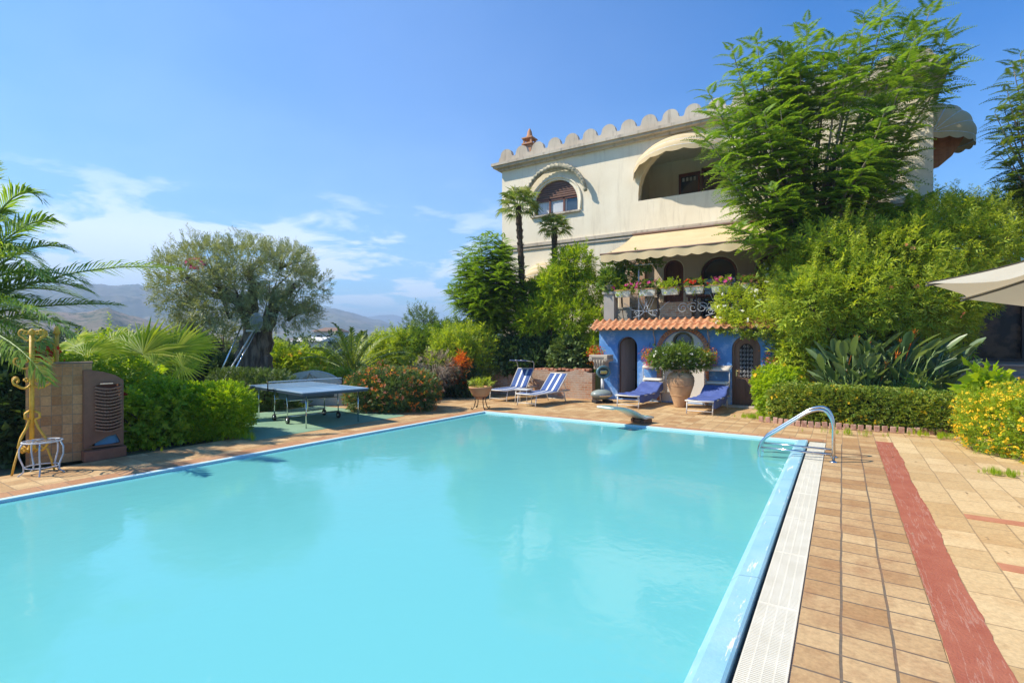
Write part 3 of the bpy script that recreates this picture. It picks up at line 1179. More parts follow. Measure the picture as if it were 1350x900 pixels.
def merlons(x0, x1, fn, d0, d1, pitch=.76):
    n = max(1, round((x1 - x0) / pitch))
    p = (x1 - x0) / n
    pts = [(x0, 9.271)]
    for k in range(n):
        c = x0 + p * (k + .5)
        pts2 = []
        for a in range(11):
            th = pi * a / 10
            pts2.append((c - .27 * math.cos(th), 9.60 + .24 * math.sin(th)))
        pts.append((c - p / 2 + .03, 9.50))
        pts += [(c - .30, 9.52)] + pts2 + [(c + .30, 9.52)]
    pts += [(x1, 9.5), (x1, 9.271)]
    pts.reverse()
    return pts


mb = MB()
mb.plate(merlons(VX0 - .1, VX1 + .1, None, 0, 0), [], vp, YV - .12, YV + .06)
mb.plate(merlons(YV + .1, 26.3, None, 0, 0), [], lambda x, z, y: (y + 5, x - 22, z), VX1 + .08, VX1 - .1)
mb.plate(merlons(YV + .1, 26.3, None, 0, 0), [], lambda x, z, y: (y + 5, x - 22, z), VX0 - .08, VX0 + .1)
mb.build('parapet', M['stone'], villa)
# roof deck
mb = MB()
mb.box(Vector((-5, 22.15, 9.2)) + vo, (13.5, 7.6, .08))
mb.build('roof', M['grey_stone'], villa)
# chimney
ch = MB()
cc = Vector((-11.1, 18.6, 0)) + vo
ch.box(cc + Vector((0, 0, 9.65)), (.34, .34, .86))
ch.box(cc + Vector((0, 0, 10.1)), (.5, .5, .06))
for sx in (-1, 1):
    for sy in (-1, 1):
        ch.box(cc + Vector((sx * .17, sy * .17, 10.22)), (.07, .07, .2))
ch.box(cc + Vector((0, 0, 10.34)), (.5, .5, .05))
ch.lathe([(.2, 10.36), (.12, 10.5), (.09, 10.66), (.03, 10.78), (0, 10.79)], 12, cc)
ch.build('chimney', M['terra'], villa)

# upper arched window
w = MB()
for x in (-10.5, -9.87, -9.24, -8.61):
    w.box(Vector((x, YV + .16, 7.2)) + vo, (.07, .08, .6))
w.box(Vector((-9.555, YV + .16, 6.91)) + vo, (1.95, .08, .06))
w.box(Vector((-9.555, YV + .16, 7.47)) + vo, (1.95, .08, .07))
win = w.build('window', M['wood'], villa)
w = MB()
w.box(Vector((-9.555, YV + .2, 7.19)) + vo, (1.9, .02, .6))
w.build('pane', M['glass'], win)
w = MB()
w.box(Vector((-9.78, YV + .184, 7.19)) + vo, (1.3, .006, .5))
w.build('curtain', M['curtain'], win)
w = MB()
sh = [(p[0], p[1]) for p in arch(-10.5, -8.61, 7.5, 8.17, rise=.66)]
w.plate(sh, [], vp, YV + .12, YV + .2)
for k in range(7):
    z = 7.55 + k * .085
    hw = .945 * math.sqrt(max(0, 1 - ((z - 7.5) / .67) ** 2))
    w.box(Vector((-9.555, YV + .105, z)) + vo, (2 * hw, .03, .06))
w.build('shutter', mat('brown_roller_slats', (.20, .09, .05), (.12, .05, .03), 4, .5, sx=(1, 1, 6)), win)
w = MB()
w.box(Vector((-9.555, YV - .04, 6.84)) + vo, (2.2, .14, .06))
w.build('sill', M['stone'], win)
w = MB()
fr2 = []
for k in range(25):
    a = pi * k / 24
    fr2.append((-9.555 + 1.12 * math.cos(a), YV - .02, 7.28 + 1.02 * math.sin(a)))
w.tube([(-8.435, YV - .02, 6.9)] + fr2 + [(-10.675, YV - .02, 6.9)], .045, 6)
for v in range(len(w.v)):
    w.v[v] = tuple(Vector(w.v[v]) + vo)
w.build('moulding', M['plaster'], villa)
# folded awning round the window: gathered cloth on a hoop
w = MB()
q = random.Random(2)
pts, rr = [], []
for k in range(49):
    a = rad(8) + rad(164) * k / 48
    pts.append((-9.5 + 1.36 * math.cos(a), YV - .18 - .05 * (k % 2), 7.3 + 1.36 * math.sin(a)))
    rr.append(.05 + .028 * (k % 2) + q.uniform(0, .015) + .04 * math.sin(pi * k / 48))
w.tube(pts, rr, 7)
for v in range(len(w.v)):
    w.v[v] = tuple(Vector(w.v[v]) + vo)
w.build('folded_awning', mat('stained_canvas', (.52, .46, .33), (.25, .24, .17), 4, .9, space='world', lo=.42, hi=.6), villa)

# loggia room behind the upper arch
w = MB()
lx0, lx1 = -6.6, -2.6
w.box(Vector((lx0, 19.4, 7.6)) + vo, (.08, 2.1, 2.6))
w.box(Vector((lx1, 19.4, 7.6)) + vo, (.08, 2.1, 2.6))
w.box(Vector((-4.6, 20.45, 7.6)) + vo, (4.1, .08, 2.6))
w.box(Vector((-4.6, 19.4, 8.92)) + vo, (4.1, 2.1, .08))
w.box(Vector((-4.6, 19.4, 6.24)) + vo, (4.1, 2.1, .08))
w.build('loggia_room', M['plaster'], villa)


def paneled_door(par, x0, x1, z0, z1, y, glazed=False):
    d = MB()
    d.plate([(x0, z0), (x1, z0), (x1, z1), (x0, z1)], [[(x0 + .08, z0 + .95), (x1 - .08, z0 + .95), (x1 - .08, z1 - .12), (x0 + .08, z1 - .12)]], vp, y, y + .05)
    d.box(Vector(((x0 + x1) / 2, y + .04, (z0 + z1) / 2)) + vo, (x1 - x0 - .02, .02, z1 - z0 - .02))
    d.box(Vector(((x0 + x1) / 2, y - .008, z0 + .5)) + vo, (x1 - x0 - .24, .016, .62))
    o = d.build('door', M['wood'], par)
    g = MB()
    g.box(Vector(((x0 + x1) / 2, y + .024, (z0 + z1) / 2 + .42)) + vo, (x1 - x0 - .17, .008, z1 - z0 - 1.1))
    g.build('pane', M['glass'], o)
    return o


d = paneled_door(villa, -5.35, -4.55, 6.28, 8.3, 20.3)
w = MB()
for k in range(4):
    w.box(Vector((-5.17 + k * .14, 20.31, 8.06)) + vo, (.08, .01, .14))
w.build('fanlight', M['curtain'], d)
paneled_door(villa, -4.5, -3.6, 6.28, 8.4, 20.3)

# lower doors
for nm, (a, b2, ztp), mm in (('door', (-5.22, -4.63, 4.58), M['wood']),):
    w = MB()
    w.plate(arch(a, b2, 2.46, ztp), [], vp, YV + .14, YV + .2)
    for k in range(5):
        x = a + .06 + k * (b2 - a - .12) / 4
        w.box(Vector((x, YV + .132, 3.4)) + vo, (.012, .02, 1.8))
    dd = w.build(nm, mm, villa)
    w = MB()
    w.tube([Vector((b2 - .1, YV + .11, 3.4)) + vo, Vector((b2 - .1, YV + .06, 3.4)) + vo, Vector((b2 - .2, YV + .06, 3.4)) + vo], .012, 6)
    w.build('handle', M['iron'], dd)


def arch_frame(x0, x1, z0, zt, y, t, dep, par, name, mm):
    o = arch(x0, x1, z0, zt)
    i = arch(x0 + t, x1 - t, z0 + .02, zt - t)
    w = MB()
    w.plate(o, [i], vp, y, y + dep)
    return w.build(name, mm, par)


arch_frame(-5.26, -4.59, 2.46, 4.62, YV + .02, .06, .1, villa, 'door_frame', M['wood'])
for (a, b2, ztp) in ((-4.01, -2.87, 4.61), (-2.33, -1.21, 4.59)):
    f = arch_frame(a, b2, 2.46, ztp, YV + .06, .07, .1, villa, 'window', M['wood'])
    w = MB()
    w.plate(arch(a + .05, b2 - .05, 2.47, ztp - .05), [], vp, YV + .16, YV + .17)
    w.build('pane', M['glass'], f)
w = MB()
w.plate(arch(-10.74, -9.31, 3.11, 4.69), [], vp, YV + .2, YV + .22)
w.build('pane', M['glass'], villa)
arch_frame(-10.75, -9.3, 3.1, 4.7, YV + .1, .08, .09, villa, 'window', M['wood'])
# blind interior behind the openings so that they read as rooms
w = MB()
w.box(Vector((-5, 21.5, 4.0)) + vo, (13.4, .1, 3.2))
w.build('room_wall', M['dimroom'], villa)


def dome_awning(name, parent, cx, y, z, wd, hh, phimax, nh=4, val=.16, out_dir=(0, -1), under=None):
    """hoops hinged at two points on the wall; out_dir is the wall's outward direction in plan"""
    ox, oy = out_dir
    ax, ay = -oy, ox           # along the wall

    def P(u, phi):
        s = wd / 2 * math.cos(pi * u)
        h = hh * math.sin(pi * u)
        bul = 1.0
        return Vector((cx + ax * s + ox * (h * math.sin(phi) * bul + .01), y + ay * s + oy * (h * math.sin(phi) * bul + .01), z + h * math.cos(phi)))
    g = MB()
    g.grid(lambda a, b: P(b, phimax * a * 1.0) + Vector((ox, oy, 1)) * (.03 * abs(math.sin(a * nh * pi)) * math.sin(pi * b)), nh * 4, 28)
    nv = 72

    def V(a, b):
        p = P(b, phimax)
        dz = val * a * (.8 + .35 * abs(math.sin(b * pi * 9)))
        return p + Vector((ox * .01, oy * .01, -dz))
    g.grid(V, 1, nv)
    aw = g.build(name, M['awning'], parent)
    r = MB()
    for k in range(nh + 1):
        r.tube([P(i / 20, phimax * k / nh) for i in range(21)], .013, 5)
    r.build('hoops', M['whiteiron'], aw)
    return aw


dome_awning('loggia_awning', villa, -4.62 + 5, YV - 22, 7.72, 3.4, 1.10, rad(62), val=.15)
dome_awning('window_awning', villa, -10.02 + 5, YV - 22, 4.2, 1.75, .72, rad(75))
sa = dome_awning('side_awning', villa, VX1 + 5, 19.2 - 22, 7.6, 1.9, 1.05, rad(95), out_dir=(1, 0))
# sheet standing in for that awning's inner cloth, its orange light painted in
w = MB()
w.plate([(VX1 + .01, 6.72), (VX1 + .22, 6.78), (VX1 + .52, 7.05), (VX1 + .88, 7.72), (VX1 + .01, 7.72)], [], vp, 18.86, 18.92)
for k in range(5):
    w.bar(Vector((VX1 + .03, 18.845, 6.9 + .17 * k)) + vo, Vector((VX1 + .30 + .12 * k, 18.845, 7.0 + .17 * k)) + vo, .02, .03)
w.build('awning_inner_sheet', mat('orange_lit_cloth', (.46, .19, .065), (.34, .13, .045), 4, .6, sx=(3, 3, .5)), villa)

# long terrace awning
AWX0, AWX1 = -6.33, .35
w = MB()
ya, za, yb, zb2 = YV - .06, 5.62, 14.95, 4.50
nS = 26


def awn(a, b):
    x = AWX0 + (AWX1 - AWX0) * b
    sag = -.10 * math.sin(pi * a) - .012 * math.sin(b * nS * pi) ** 2 * math.sin(pi * a)
    return Vector((x, ya + (yb - ya) * a, za + (zb2 - za) * a + sag)) + vo


w.grid(awn, 12, nS * 2)


def vala(a, b):
    x = AWX0 + (AWX1 - AWX0) * b
    return Vector((x, yb - .012 - .01 * math.sin(b * 60), zb2 - a * (.20 + .055 * abs(math.sin(b * pi * 17))))) + vo


w.grid(vala, 2, 17 * 8)
aw = w.build('terrace_awning', M['awning'], villa)
w = MB()
w.tube([Vector((AWX0 - .03, yb, zb2 + .01)) + vo, Vector((AWX1 + .03, yb, zb2 + .01)) + vo], .03, 8)
w.tube([Vector((AWX0 - .03, ya - .03, za + .03)) + vo, Vector((AWX1 + .03, ya - .03, za + .03)) + vo], .05, 8)
for x in (-5.6, -3.0, -.6):
    w.tube([Vector((x, ya, za - .2)) + vo, Vector((x + .5, (ya + yb) / 2, (za + zb2) / 2 - .22)) + vo, Vector((x, yb + .02, zb2 - .02)) + vo], .025, 6)
w.build('arms', mat('brown_painted_metal', (.16, .09, .06), None, 3, .5), aw)
# brick corner pier of the lower wall
w = MB()
w.box(Vector((-6.15, YV - .12, 3.6)) + vo, (.55, .2, 2.28))
w.build('pier', M['brick'], villa)

# ------------------------------------------------------------------ pool cabin under the terrace
YC = 15.2
CX0, CX1 = -6.49, -1.25
cab = thing('pool_cabin', 'low blue pool cabin with arched doors and a terracotta tile eave', 'cabin', (-4, 16.5, 0))
co = Vector((4, -16.5, 0))


def cp(x, z, y):
    return (x + 4, y - 16.5, z)


RD = arch(-2.56, -1.84, .03, 1.95)
LD = arch(-5.88, -5.25, .03, 1.95)
NI = arch(-4.52, -3.28, .03, 2.09)
mb = MB()
mb.plate([(CX0, 0.002), (CX1, 0.002), (CX1, 2.2), (CX0, 2.2)], [RD, LD, NI], cp, YC, YC + .25)
mb.box(Vector((CX0 + .13, 16.6, 1.1)) + co, (.25, 2.28, 2.2))
mb.box(Vector((CX1 - .13, 16.6, 1.1)) + co, (.25, 2.28, 2.2))
m, nt, b = new_mat('blue_limewash_wall')
pos = coords(nt, 'world')
c = mix_rgb(nt, ramp(nt, noise(nt, pos, 1.6, 7, .6), .35, .65), (.075, .23, .56), (.12, .31, .66))
sepz = N(nt, 'ShaderNodeSeparateXYZ')
nt.links.new(pos, sepz.inputs[0])
low = ramp(nt, sepz.outputs[2], .1, 1.1, (1, 1, 1), (0, 0, 0))
worn = ramp(nt, mth(nt, 'ADD', noise(nt, pos, 2.6, 9, .75), mth(nt, 'MULTIPLY', low, .16)), .53, .68)
c = mix_rgb(nt, mth(nt, 'MULTIPLY', worn, .6), c, (.50, .62, .78))
nt.links.new(c, b.inputs['Base Color'])
b.inputs['Roughness'].default_value = .9
bump(nt, b, noise(nt, pos, 30, 5), .2)
mb.build('wall', m, cab)
# slab over it = terrace floor, pale edge
mb = MB()
mb.box(Vector((-2.65, 16.66, 2.33)) + co, (7.7, 2.6, .24))
mb.build('terrace_slab', mat('pale_blue_edge', (.62, .68, .74), (.5, .54, .58), 2, .8, space='world'), cab)
mb = MB()
mb.box(Vector((.0, 15.8, 1.1)) + co, (2.4, .28, 2.19))
mb.build('retaining_wall', M['stone'], cab)
# barrel-tile eave
mb = MB()
tx0, tx1 = -6.6, -.9
nt_ = 27
pt = (tx1 - tx0) / nt_


def tl(course):
    def fn(a, b):
        x = tx0 + (tx1 - tx0) * b
        ph = (b * nt_) % 1
        wv = math.sin(pi * ph * 2)
        zc = .045 * wv
        s = a
        y = YC - .02 - (.0 + .5 * s)
        z = 2.43 - .26 * s + zc * (1.0 if wv > 0 else .6)
        if course:
            z += .028
            y = YC - .02 - .27 * s
            z = 2.43 - .26 * s * .54 + .03 + zc * (1.0 if wv > 0 else .6)
        return Vector((x, y, z)) + co
    return fn


mb.grid(tl(0), 5, nt_ * 10)
mb.grid(tl(1), 3, nt_ * 10)
mb.build('roof_tiles', M['tile'], cab, solid=.022)
mb = MB()
mb.box(Vector((-3.75, YC - .14, 2.16)) + co, (5.6, .26, .05))
mb.build('eave_board', mat('grey_eave', (.30, .29, .28), None, 4, .8), cab)
# doors
fr_ = MB()
fr_.plate(arch(-2.565, -1.835, .031, 1.955), [arch(-2.50, -1.90, .04, 1.89)], cp, YC + .04, YC + .14)
fr_.build('door_frame', M['oldwood'], cab)
d = MB()
d.plate(arch(-2.50, -1.90, .04, 1.885), [arch(-2.37, -2.03, .80, 1.74)], cp, YC + .075, YC + .12)
for x0_ in (-2.42, -2.18):
    d.box(Vector((x0_ + .1, YC + .068, .48)) + co, (.19, .014, .5))
rd = d.build('door', M['oldwood'], cab)
d = MB()
d.box(Vector((-2.2, YC + .112, 1.27)) + co, (.36, .006, .96))
d.build('pane', M['dark'], rd)
g = MB()
for r_ in range(8):
    for k in range(4):
        x = -2.33 + k * .088
        z = .86 + r_ * .115
        if z > 1.6 and k in (0, 3): continue
        g.tube([Vector((x + .038 * math.cos(a) * (1 - i_ / 16), YC + .072, z + .045 * math.sin(a) * (1 - i_ / 16))) + co for i_, a in enumerate(rad(90 + 50 * i) for i in range(11))], .004, 4)
g.build('scrollwork_grille', M['whiteiron'], rd)
h = MB()
h.tube([Vector((-2.45, YC + .06, .98)) + co, Vector((-2.45, YC + .02, .98)) + co, Vector((-2.36, YC + .02, .985)) + co], .011, 6)
h.box(Vector((-2.45, YC + .068, .93)) + co, (.035, .01, .18))
h.build('handle', mat('brass', (.7, .5, .2), None, 3, .3, 1), rd)
# left doorway: door standing ajar, dark inside
d = MB()
c0 = Vector((-5.85, YC + .2, 0)) + co
Mx = Matrix.Rotation(rad(62), 3, 'Z')
d.box(c0 + Mx @ Vector((.29, 0, 1.0)), (.58, .04, 1.78), Mx)
ld = d.build('door', mat('grey_brown_door', (.34, .28, .24), (.26, .21, .18), 3, .6, sx=(3, 3, .3)), cab)
h = MB()
h.tube([c0 + Mx @ Vector((.5, -.02, .9)), c0 + Mx @ Vector((.5, -.07, .9)), c0 + Mx @ Vector((.42, -.07, .9))], .011, 6)
h.build('handle', M['steel'], ld)
d = MB()
d.plate(arch(-5.885, -5.245, .031, 1.955), [arch(-5.85, -5.28, .04, 1.92)], cp, YC + .16, YC + .24)
d.build('door_frame', M['oldwood'], cab)
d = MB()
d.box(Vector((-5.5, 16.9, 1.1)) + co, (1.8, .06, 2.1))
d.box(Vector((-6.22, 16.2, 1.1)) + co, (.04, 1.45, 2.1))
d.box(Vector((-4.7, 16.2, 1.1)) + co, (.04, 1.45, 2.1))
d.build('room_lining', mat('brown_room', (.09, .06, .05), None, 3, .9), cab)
# niche: white back wall, brick arch, round window
d = MB()
circ = [(-3.9 + .27 * math.cos(2 * pi * k / 28), 1.77 + .27 * math.sin(2 * pi * k / 28)) for k in range(28)]
d.plate(arch(-4.53, -3.27, .032, 2.10), [circ], cp, YC + .06, YC + .14)
d.build('niche_wall', M['white_plaster'], cab)
q = random.Random(9)
d = MB()
for s in (-1, 1):
    for k in range(20):
        z = .04 + k * .071
        d.box(Vector((-3.9 + s * .675, YC - .02, z + .033)) + co, (.125 + q.uniform(-.008, .008), .06 + q.uniform(0, .014), .058))
for k in range(30):
    a = pi * (k + .5) / 30
    d.box(Vector((-3.9 + .70 * math.cos(a), YC - .02, 1.47 + .70 * math.sin(a))) + co, (.13, .06 + q.uniform(0, .014), .058), Matrix.Rotation(-a, 3, 'Y'))
bm_ = mat('arch_brick', (.40, .15, .08), (.55, .27, .16), 7, .9, bs=.4, lo=.4, hi=.6)
d.build('brick_arch', bm_, cab)
d = MB()
d.tube([Vector((-3.9 + .275 * math.cos(2 * pi * k / 28), YC + .05, 1.77 + .275 * math.sin(2 * pi * k / 28))) + co for k in range(28)], .03, 8, closed=True)
rw = d.build('round_window', mat('mossy_frame', (.20, .20, .12), (.12, .10, .07), 9, .8), cab)
d = MB()
d.lathe([(0, 0), (.26, 0)], 28)
for v in range(len(d.v)):
    x, y, z = d.v[v]
    d.v[v] = tuple(Vector((-3.9 + x, YC + .12, 1.77 + y)) + co)
d.build('pane', M['glass'], rw)
# drain pipes
for x in (-4.72, -3.18):
    d = MB()
    d.tube([Vector((x, YC - .1, 2.14)) + co, Vector((x, YC - .1, 2.0)) + co, Vector((x + .02, YC - .03, 1.9)) + co, Vector((x + .02, YC - .03, 1.7)) + co], .02, 8)
    d.build('drain_pipe', mat('pinkish_pipe', (.5, .4, .4), None, 3, .5), cab)
mb = MB()
mb.box(Vector((-2.2, YC - .12, .03)) + co, (.95, .26, .055))
mb.build('doorstep', M['stone'], cab, bevel=.01)

# ------------------------------------------------------------------ terrace railing and what stands there
rail = thing('terrace_railing', 'wrought iron railing with white scrolls along the terrace edge', 'railing', (-3.5, 15.5, 2.45))
ro = Vector((3.5, -15.5, -2.45))
YR = 15.42
for x in (-6.3, -4.68, -3.55, -2.35, -1.2):
    mb = MB()
    mb.box(Vector((x, YR, 2.96)) + ro, (.03, .03, 1.02))
    mb.build('post', M['iron'], rail)
mb = MB()
for z in (3.46, 3.26, 2.52):
    mb.bar(Vector((-6.3, YR, z)) + ro, Vector((1.5, YR, z)) + ro, .03, .014)
mb.build('handrail', M['iron'], rail)
mb = MB()


def sc(*a, **k):
    mb.tube([Vector(p) + ro for p in scroll(*a, **k)], .008, 5)


for cx in (-5.05, -2.9, -1.75):
    for s in (-1, 1):
        for k in range(4):
            x0 = cx + s * (.07 + .0 * k)
            mb.tube([Vector((cx + s * (.05 + .085 * k) - s * .28 * t * (1 if k else .6) + (0 if k == 0 else 0), YR, 3.22 - .62 * t)) + ro for t in (0, .3, .6, .85)], .007, 4)
        sc(cx + s * .28, 2.66, .10, .02, 0 if s > 0 else pi, s * 1.4, y=YR)
        mb.tube([Vector(p) + ro for p in [(cx, YR, 2.72), (cx + s * .2, YR, 2.74), (cx + s * .45, YR, 2.78), (cx + s * .62, YR, 2.95), (cx + s * .72, YR, 3.0)]], .008, 5)
        mb.tube([Vector(p) + ro for p in [(cx, YR, 2.75), (cx + s * .18, YR, 2.6), (cx + s * .4, YR, 2.54)]], .008, 5)
for cx in (-3.95, -3.4):
    sc(cx, 2.78, .17, .03, 0, 1.6, y=YR)
    sc(cx + .3, 2.78, .17, .03, pi, -1.6, y=YR)
mb.build('scrolls', M['whiteiron'], rail)

# flower troughs on the rail
TR = [(822, 'white trough with pink geraniums at the left end of the terrace railing', 'pink'),
      (854, 'white trough of magenta geraniums hanging right of the tall iron post', 'pink'),
      (884, 'white trough with mostly leaves and few white flowers, before the arched wooden door', 'white'),
      (916, 'white trough of red geraniums on the railing, nearest the middle of the glazed arch', 'red'),
      (951, 'white trough with large magenta flower heads before the wide glazed arch', 'pink'),
      (985, 'white trough of coral red flowers at the bushy right end of the railing', 'coral')]
star = starT()
sp = sprigT(7, .4, .55, 55, 1)
sp2 = sprigT(9, .34, .34, 50, 2)
spn = sprigT(9, .42, .17, 40, 3, .4)
tro = mat('weathered_white_trough', (.66, .64, .56), (.42, .36, .27), 7, .8, bs=.3, lo=.5, hi=.7)
soil = mat('soil', (.06, .04, .03), None, 9, .95)
for i, (px, lab, fc) in enumerate(TR):
    t = (YR - .14) / (CS + SN * (px - 675) / F)
    w0 = W(px, t)
    p = thing('flower_trough', lab, 'planter', (w0.x, YR - .14, 3.18), 0, 'flower troughs on the terrace railing')
    b_ = MB()
    b_.add([(-.22, -.07, 0), (.22, -.07, 0), (.22, .07, 0), (-.22, .07, 0), (-.26, -.1, .2), (.26, -.1, .2), (.26, .1, .2), (-.26, .1, .2)], [(3, 2, 1, 0), (0, 1, 5, 4), (1, 2, 6, 5), (2, 3, 7, 6), (3, 0, 4, 7)])
    b_.build('trough', tro, p, solid=.012)
    b_ = MB()
    for s in (-1, 1):
        b_.box((s * .26, 0, .205), (.02, .24, .035))
        b_.box((0, s * .105, .205), (.50, .02, .035))
    b_.build('rim', M['terra'], p)
    b_ = MB()
    b_.box((0, 0, .165), (.47, .16, .02))
    b_.build('soil', soil, p)
    lb = [(x_, 0, .25, .13, .12, .10 + .03 * (i % 2)) for x_ in (-.16, .02, .17)]
    foliage('leaves', lb, 60, sp, .14, L['shrub'] if i % 2 else L['lime'], p, seed=i, zmin=.1)
    blossoms('flowers', lb, 6 if fc == 'white' else 11, .045, FLW[fc], p, seed=i * 3, only_up=True, per=8, spread=.022, out=.06)

# things on the terrace floor
q_ = lambda px, Y: W(px, Y / (CS + SN * (px - 675) / F))
p = q_(893, 15.95)
o = MB()
o.box((0, 0, .24), (.95, .45, .48))
o.box((0, 0, .51), (1.02, .52, .06))
bb = o.build('brick_bench', M['brick'])
bb.location = (p.x, p.y, 2.452)
tag(bb, 'low brick built bench with stone top behind the terrace railing', 'bench')
p = q_(862, 16.1)
am = thing('urn', 'terracotta urn standing left of the brick bench on the terrace', 'urn', (p.x, p.y, 2.452))
o = MB()
o.lathe([(0, 0), (.11, 0), (.13, .03), (.21, .3), (.22, .45), (.15, .62), (.10, .68), (.13, .74), (.12, .74), (.09, .7), (0, .7)], 20)
o.build('body', M['amphora'], am)
o = MB()
for s in (-1, 1):
    o.tube([(s * .11, 0, .7), (s * .2, 0, .7), (s * .24, 0, .6), (s * .2, 0, .5)], .015, 6)
o.build('handle', M['amphora'], am)
p = q_(824, 16.2)
o = MB()
o.box((0, 0, .2), (.6, .45, .4))
o.box((0, 0, .43), (.66, .5, .05))
bb = o.build('stone_trough', M['grey_stone'])
bb.location = (p.x, p.y, 2.452)
tag(bb, 'grey stone trough on the terrace at the vine covered corner', 'trough')
p = q_(938, 16.3)
tb = thing('terrace_table', 'dark wooden table on the terrace behind the railing', 'table', (p.x, p.y, 2.452))
o = MB()
o.box((0, 0, .72), (1.3, .8, .04))
o.build('tabletop', M['wood'], tb)
for sx in (-1, 1):
    for sy in (-1, 1):
        o = MB()
        o.box((sx * .58, sy * .34, .35), (.06, .06, .7))
        o.build('leg', M['wood'], tb)
# hanging basket on the villa wall beside the small arched door
p = q_(867, 17.85)
hb = thing('wall_basket', 'dark iron wall basket with a plant beside the small arched door', 'wall planter', (p.x, 17.97, 3.62))
o = MB()
o.lathe([(0, -.16), (.1, -.14), (.17, 0), (.18, .02), (.15, .02), (0, -.1)], 14, a0=pi, a1=2 * pi)
o.build('basket', M['iron'], hb)
foliage('leaves', [(0, -.08, .08, .15, .08, .14)], 30, sp, .12, L['dark'], hb, seed=4, zmin=-.1)
o = MB()
o.tube([(-.12, -.02, .3), (0, -.02, .45), (.12, -.02, .3)], .008, 5)
o.build('hanger', M['iron'], hb)

# stone column with urn planter at the terrace corner, vine on a pergola
p = q_(803, 15.25)
cl_ = thing('corner_pier', 'mossy stone pier at the left corner of the terrace', 'pillar', (p.x, 15.4, 0))
o = MB()
o.box((0, 0, 1.65), (.34, .34, 3.3))
o.box((0, 0, 3.33), (.42, .42, .08))
o.build('shaft', M['grey_stone'], cl_)
pb = thing('bowl_planter', 'grey bowl planter with trailing green plant on the terrace corner pier', 'planter', (p.x, 15.4, 3.372))
o = MB()
o.lathe([(0, 0), (.09, 0), (.12, .04), (.22, .16), (.26, .2), (.24, .2), (.2, .16), (0, .1)], 20)
o.build('bowl', M['grey_stone'], pb)
foliage('leaves', [(0, 0, .38, .34, .3, .24), (.25, 0, .3, .25, .2, .2)], 330, sp, .15, L['shrub'], pb, seed=14, zmin=.1)
pg = thing('pergola_vine', 'leafy grapevine spreading over thin posts at the terrace corner', 'vine', (q_(835, 16).x, 16.0, 2.452))
o = MB()
for x in (-.55, .35):
    o.tube([(x, -.5, 0), (x, -.5, 1.75)], .022, 6)
for y in (-.5, .3):
    o.tube([(-.7, y, 1.72), (.8, y, 1.72)], .018, 6)
o.build('frame', M['whiteiron'], pg)
lb = [(-.45, -.3, 1.75, .5, .45, .22), (.2, -.3, 1.82, .6, .45, .22), (-.2, -.1, 1.45, .4, .3, .4), (.65, -.2, 1.82, .35, .3, .16)]
foliage('leaves', lb, 620, sp, .17, L['shrub'], pg, seed=15, fill=.15)
o = MB()
o.tube(bez((-.3, 0, 0), (-.5, 0, .9), (-.2, -.2, 1.7)), .03, 6)
o.build('stem', M['bark'], pg)

# ------------------------------------------------------------------ low brick wall and capital
bw = thing('brick_wall', 'low crumbling brick wall behind the striped loungers', 'wall', (-9, 14.7, 0))
bo = Vector((9, -14.7, 0))
mb = MB()
q = random.Random(5)
pts = [(-11.35, 14.55), (-11.1, 14.35), (-10.2, 14.42), (-8.5, 14.55), (-6.52, 14.72)]
top_ = []
vs, fs = [], []
NN = 60
import itertools
for i in range(NN + 1):
    s = i / NN * (len(pts) - 1)
    k = min(int(s), len(pts) - 2)
    t = s - k
    x = pts[k][0] * (1 - t) + pts[k + 1][0] * t
    y = pts[k][1] * (1 - t) + pts[k + 1][1] * t
    z = .86 + q.uniform(-.025, .03) + .04 * math.sin(i * .7)
    for (dy, zz) in ((0, 0), (-.01, z), (.3, z + q.uniform(-.02, .02)), (.3, 0)):
        vs.append(Vector((x, y + dy, zz)) + bo)
    if i:
        a, b2 = (i - 1) * 4, i * 4
        fs += [(a, b2, b2 + 1, a + 1), (a + 1, b2 + 1, b2 + 2, a + 2), (a + 2, b2 + 2, b2 + 3, a + 3)]
mb.add(vs, fs + [(0, 1, 2, 3), (NN * 4 + 3, NN * 4 + 2, NN * 4 + 1, NN * 4)])
mb.box(Vector((-11.25, 15.8, .42)) + bo, (.3, 2.4, .84))
mb.build('wall', M['brick'], bw)
mb = MB()
for i in range(34):
    x = -11.2 + i * .137
    y = 14.4 + .35 * (x + 11.2) / 4.7
    mb.box(Vector((x, y + .1, .89 + q.uniform(-.02, .03))) + bo, (.11, .26, .07), Matrix.Rotation(q.uniform(-.12, .12), 3, 'Z'))
mb.build('coping_bricks', bm_, bw, bevel=.008)

p = q_(787, 14.72)
cpn = thing('stone_capital', 'carved pale stone capital standing on the end of the brick wall', 'stone capital', (p.x + .1, 14.82, .95))
o = MB()
o.box((0, 0, .10), (.36, .34, .2))
o.add([(-.19, -.17, .2), (.19, -.17, .2), (.19, .17, .2), (-.19, .17, .2), (-.28, -.24, .36), (.28, -.24, .36), (.28, .24, .36), (-.28, .24, .36)], [(0, 1, 5, 4), (1, 2, 6, 5), (2, 3, 7, 6), (3, 0, 4, 7)])
o.box((0, 0, .40), (.60, .50, .08))
for s in (-1, 1):
    o.tube([(s * .25, -.26, .30), (s * .25, .24, .30)], .065, 12)
o.build('block', M['stone'], cpn, bevel=.012)
o = MB()
for s in (-1, 1):
    o.tube([(s * .25 + a_[0], -.262, .30 + a_[2]) for a_ in scroll(0, 0, .055, .008, 0, s * 1.6)], .009, 5)
for x in (-.12, -.04, .04, .12):
    o.tube([(x, -.175, .04), (x, -.185, .18), (x * 1.3, -.24, .27)], .022, 6)
o.build('carving', M['stone'], cpn)

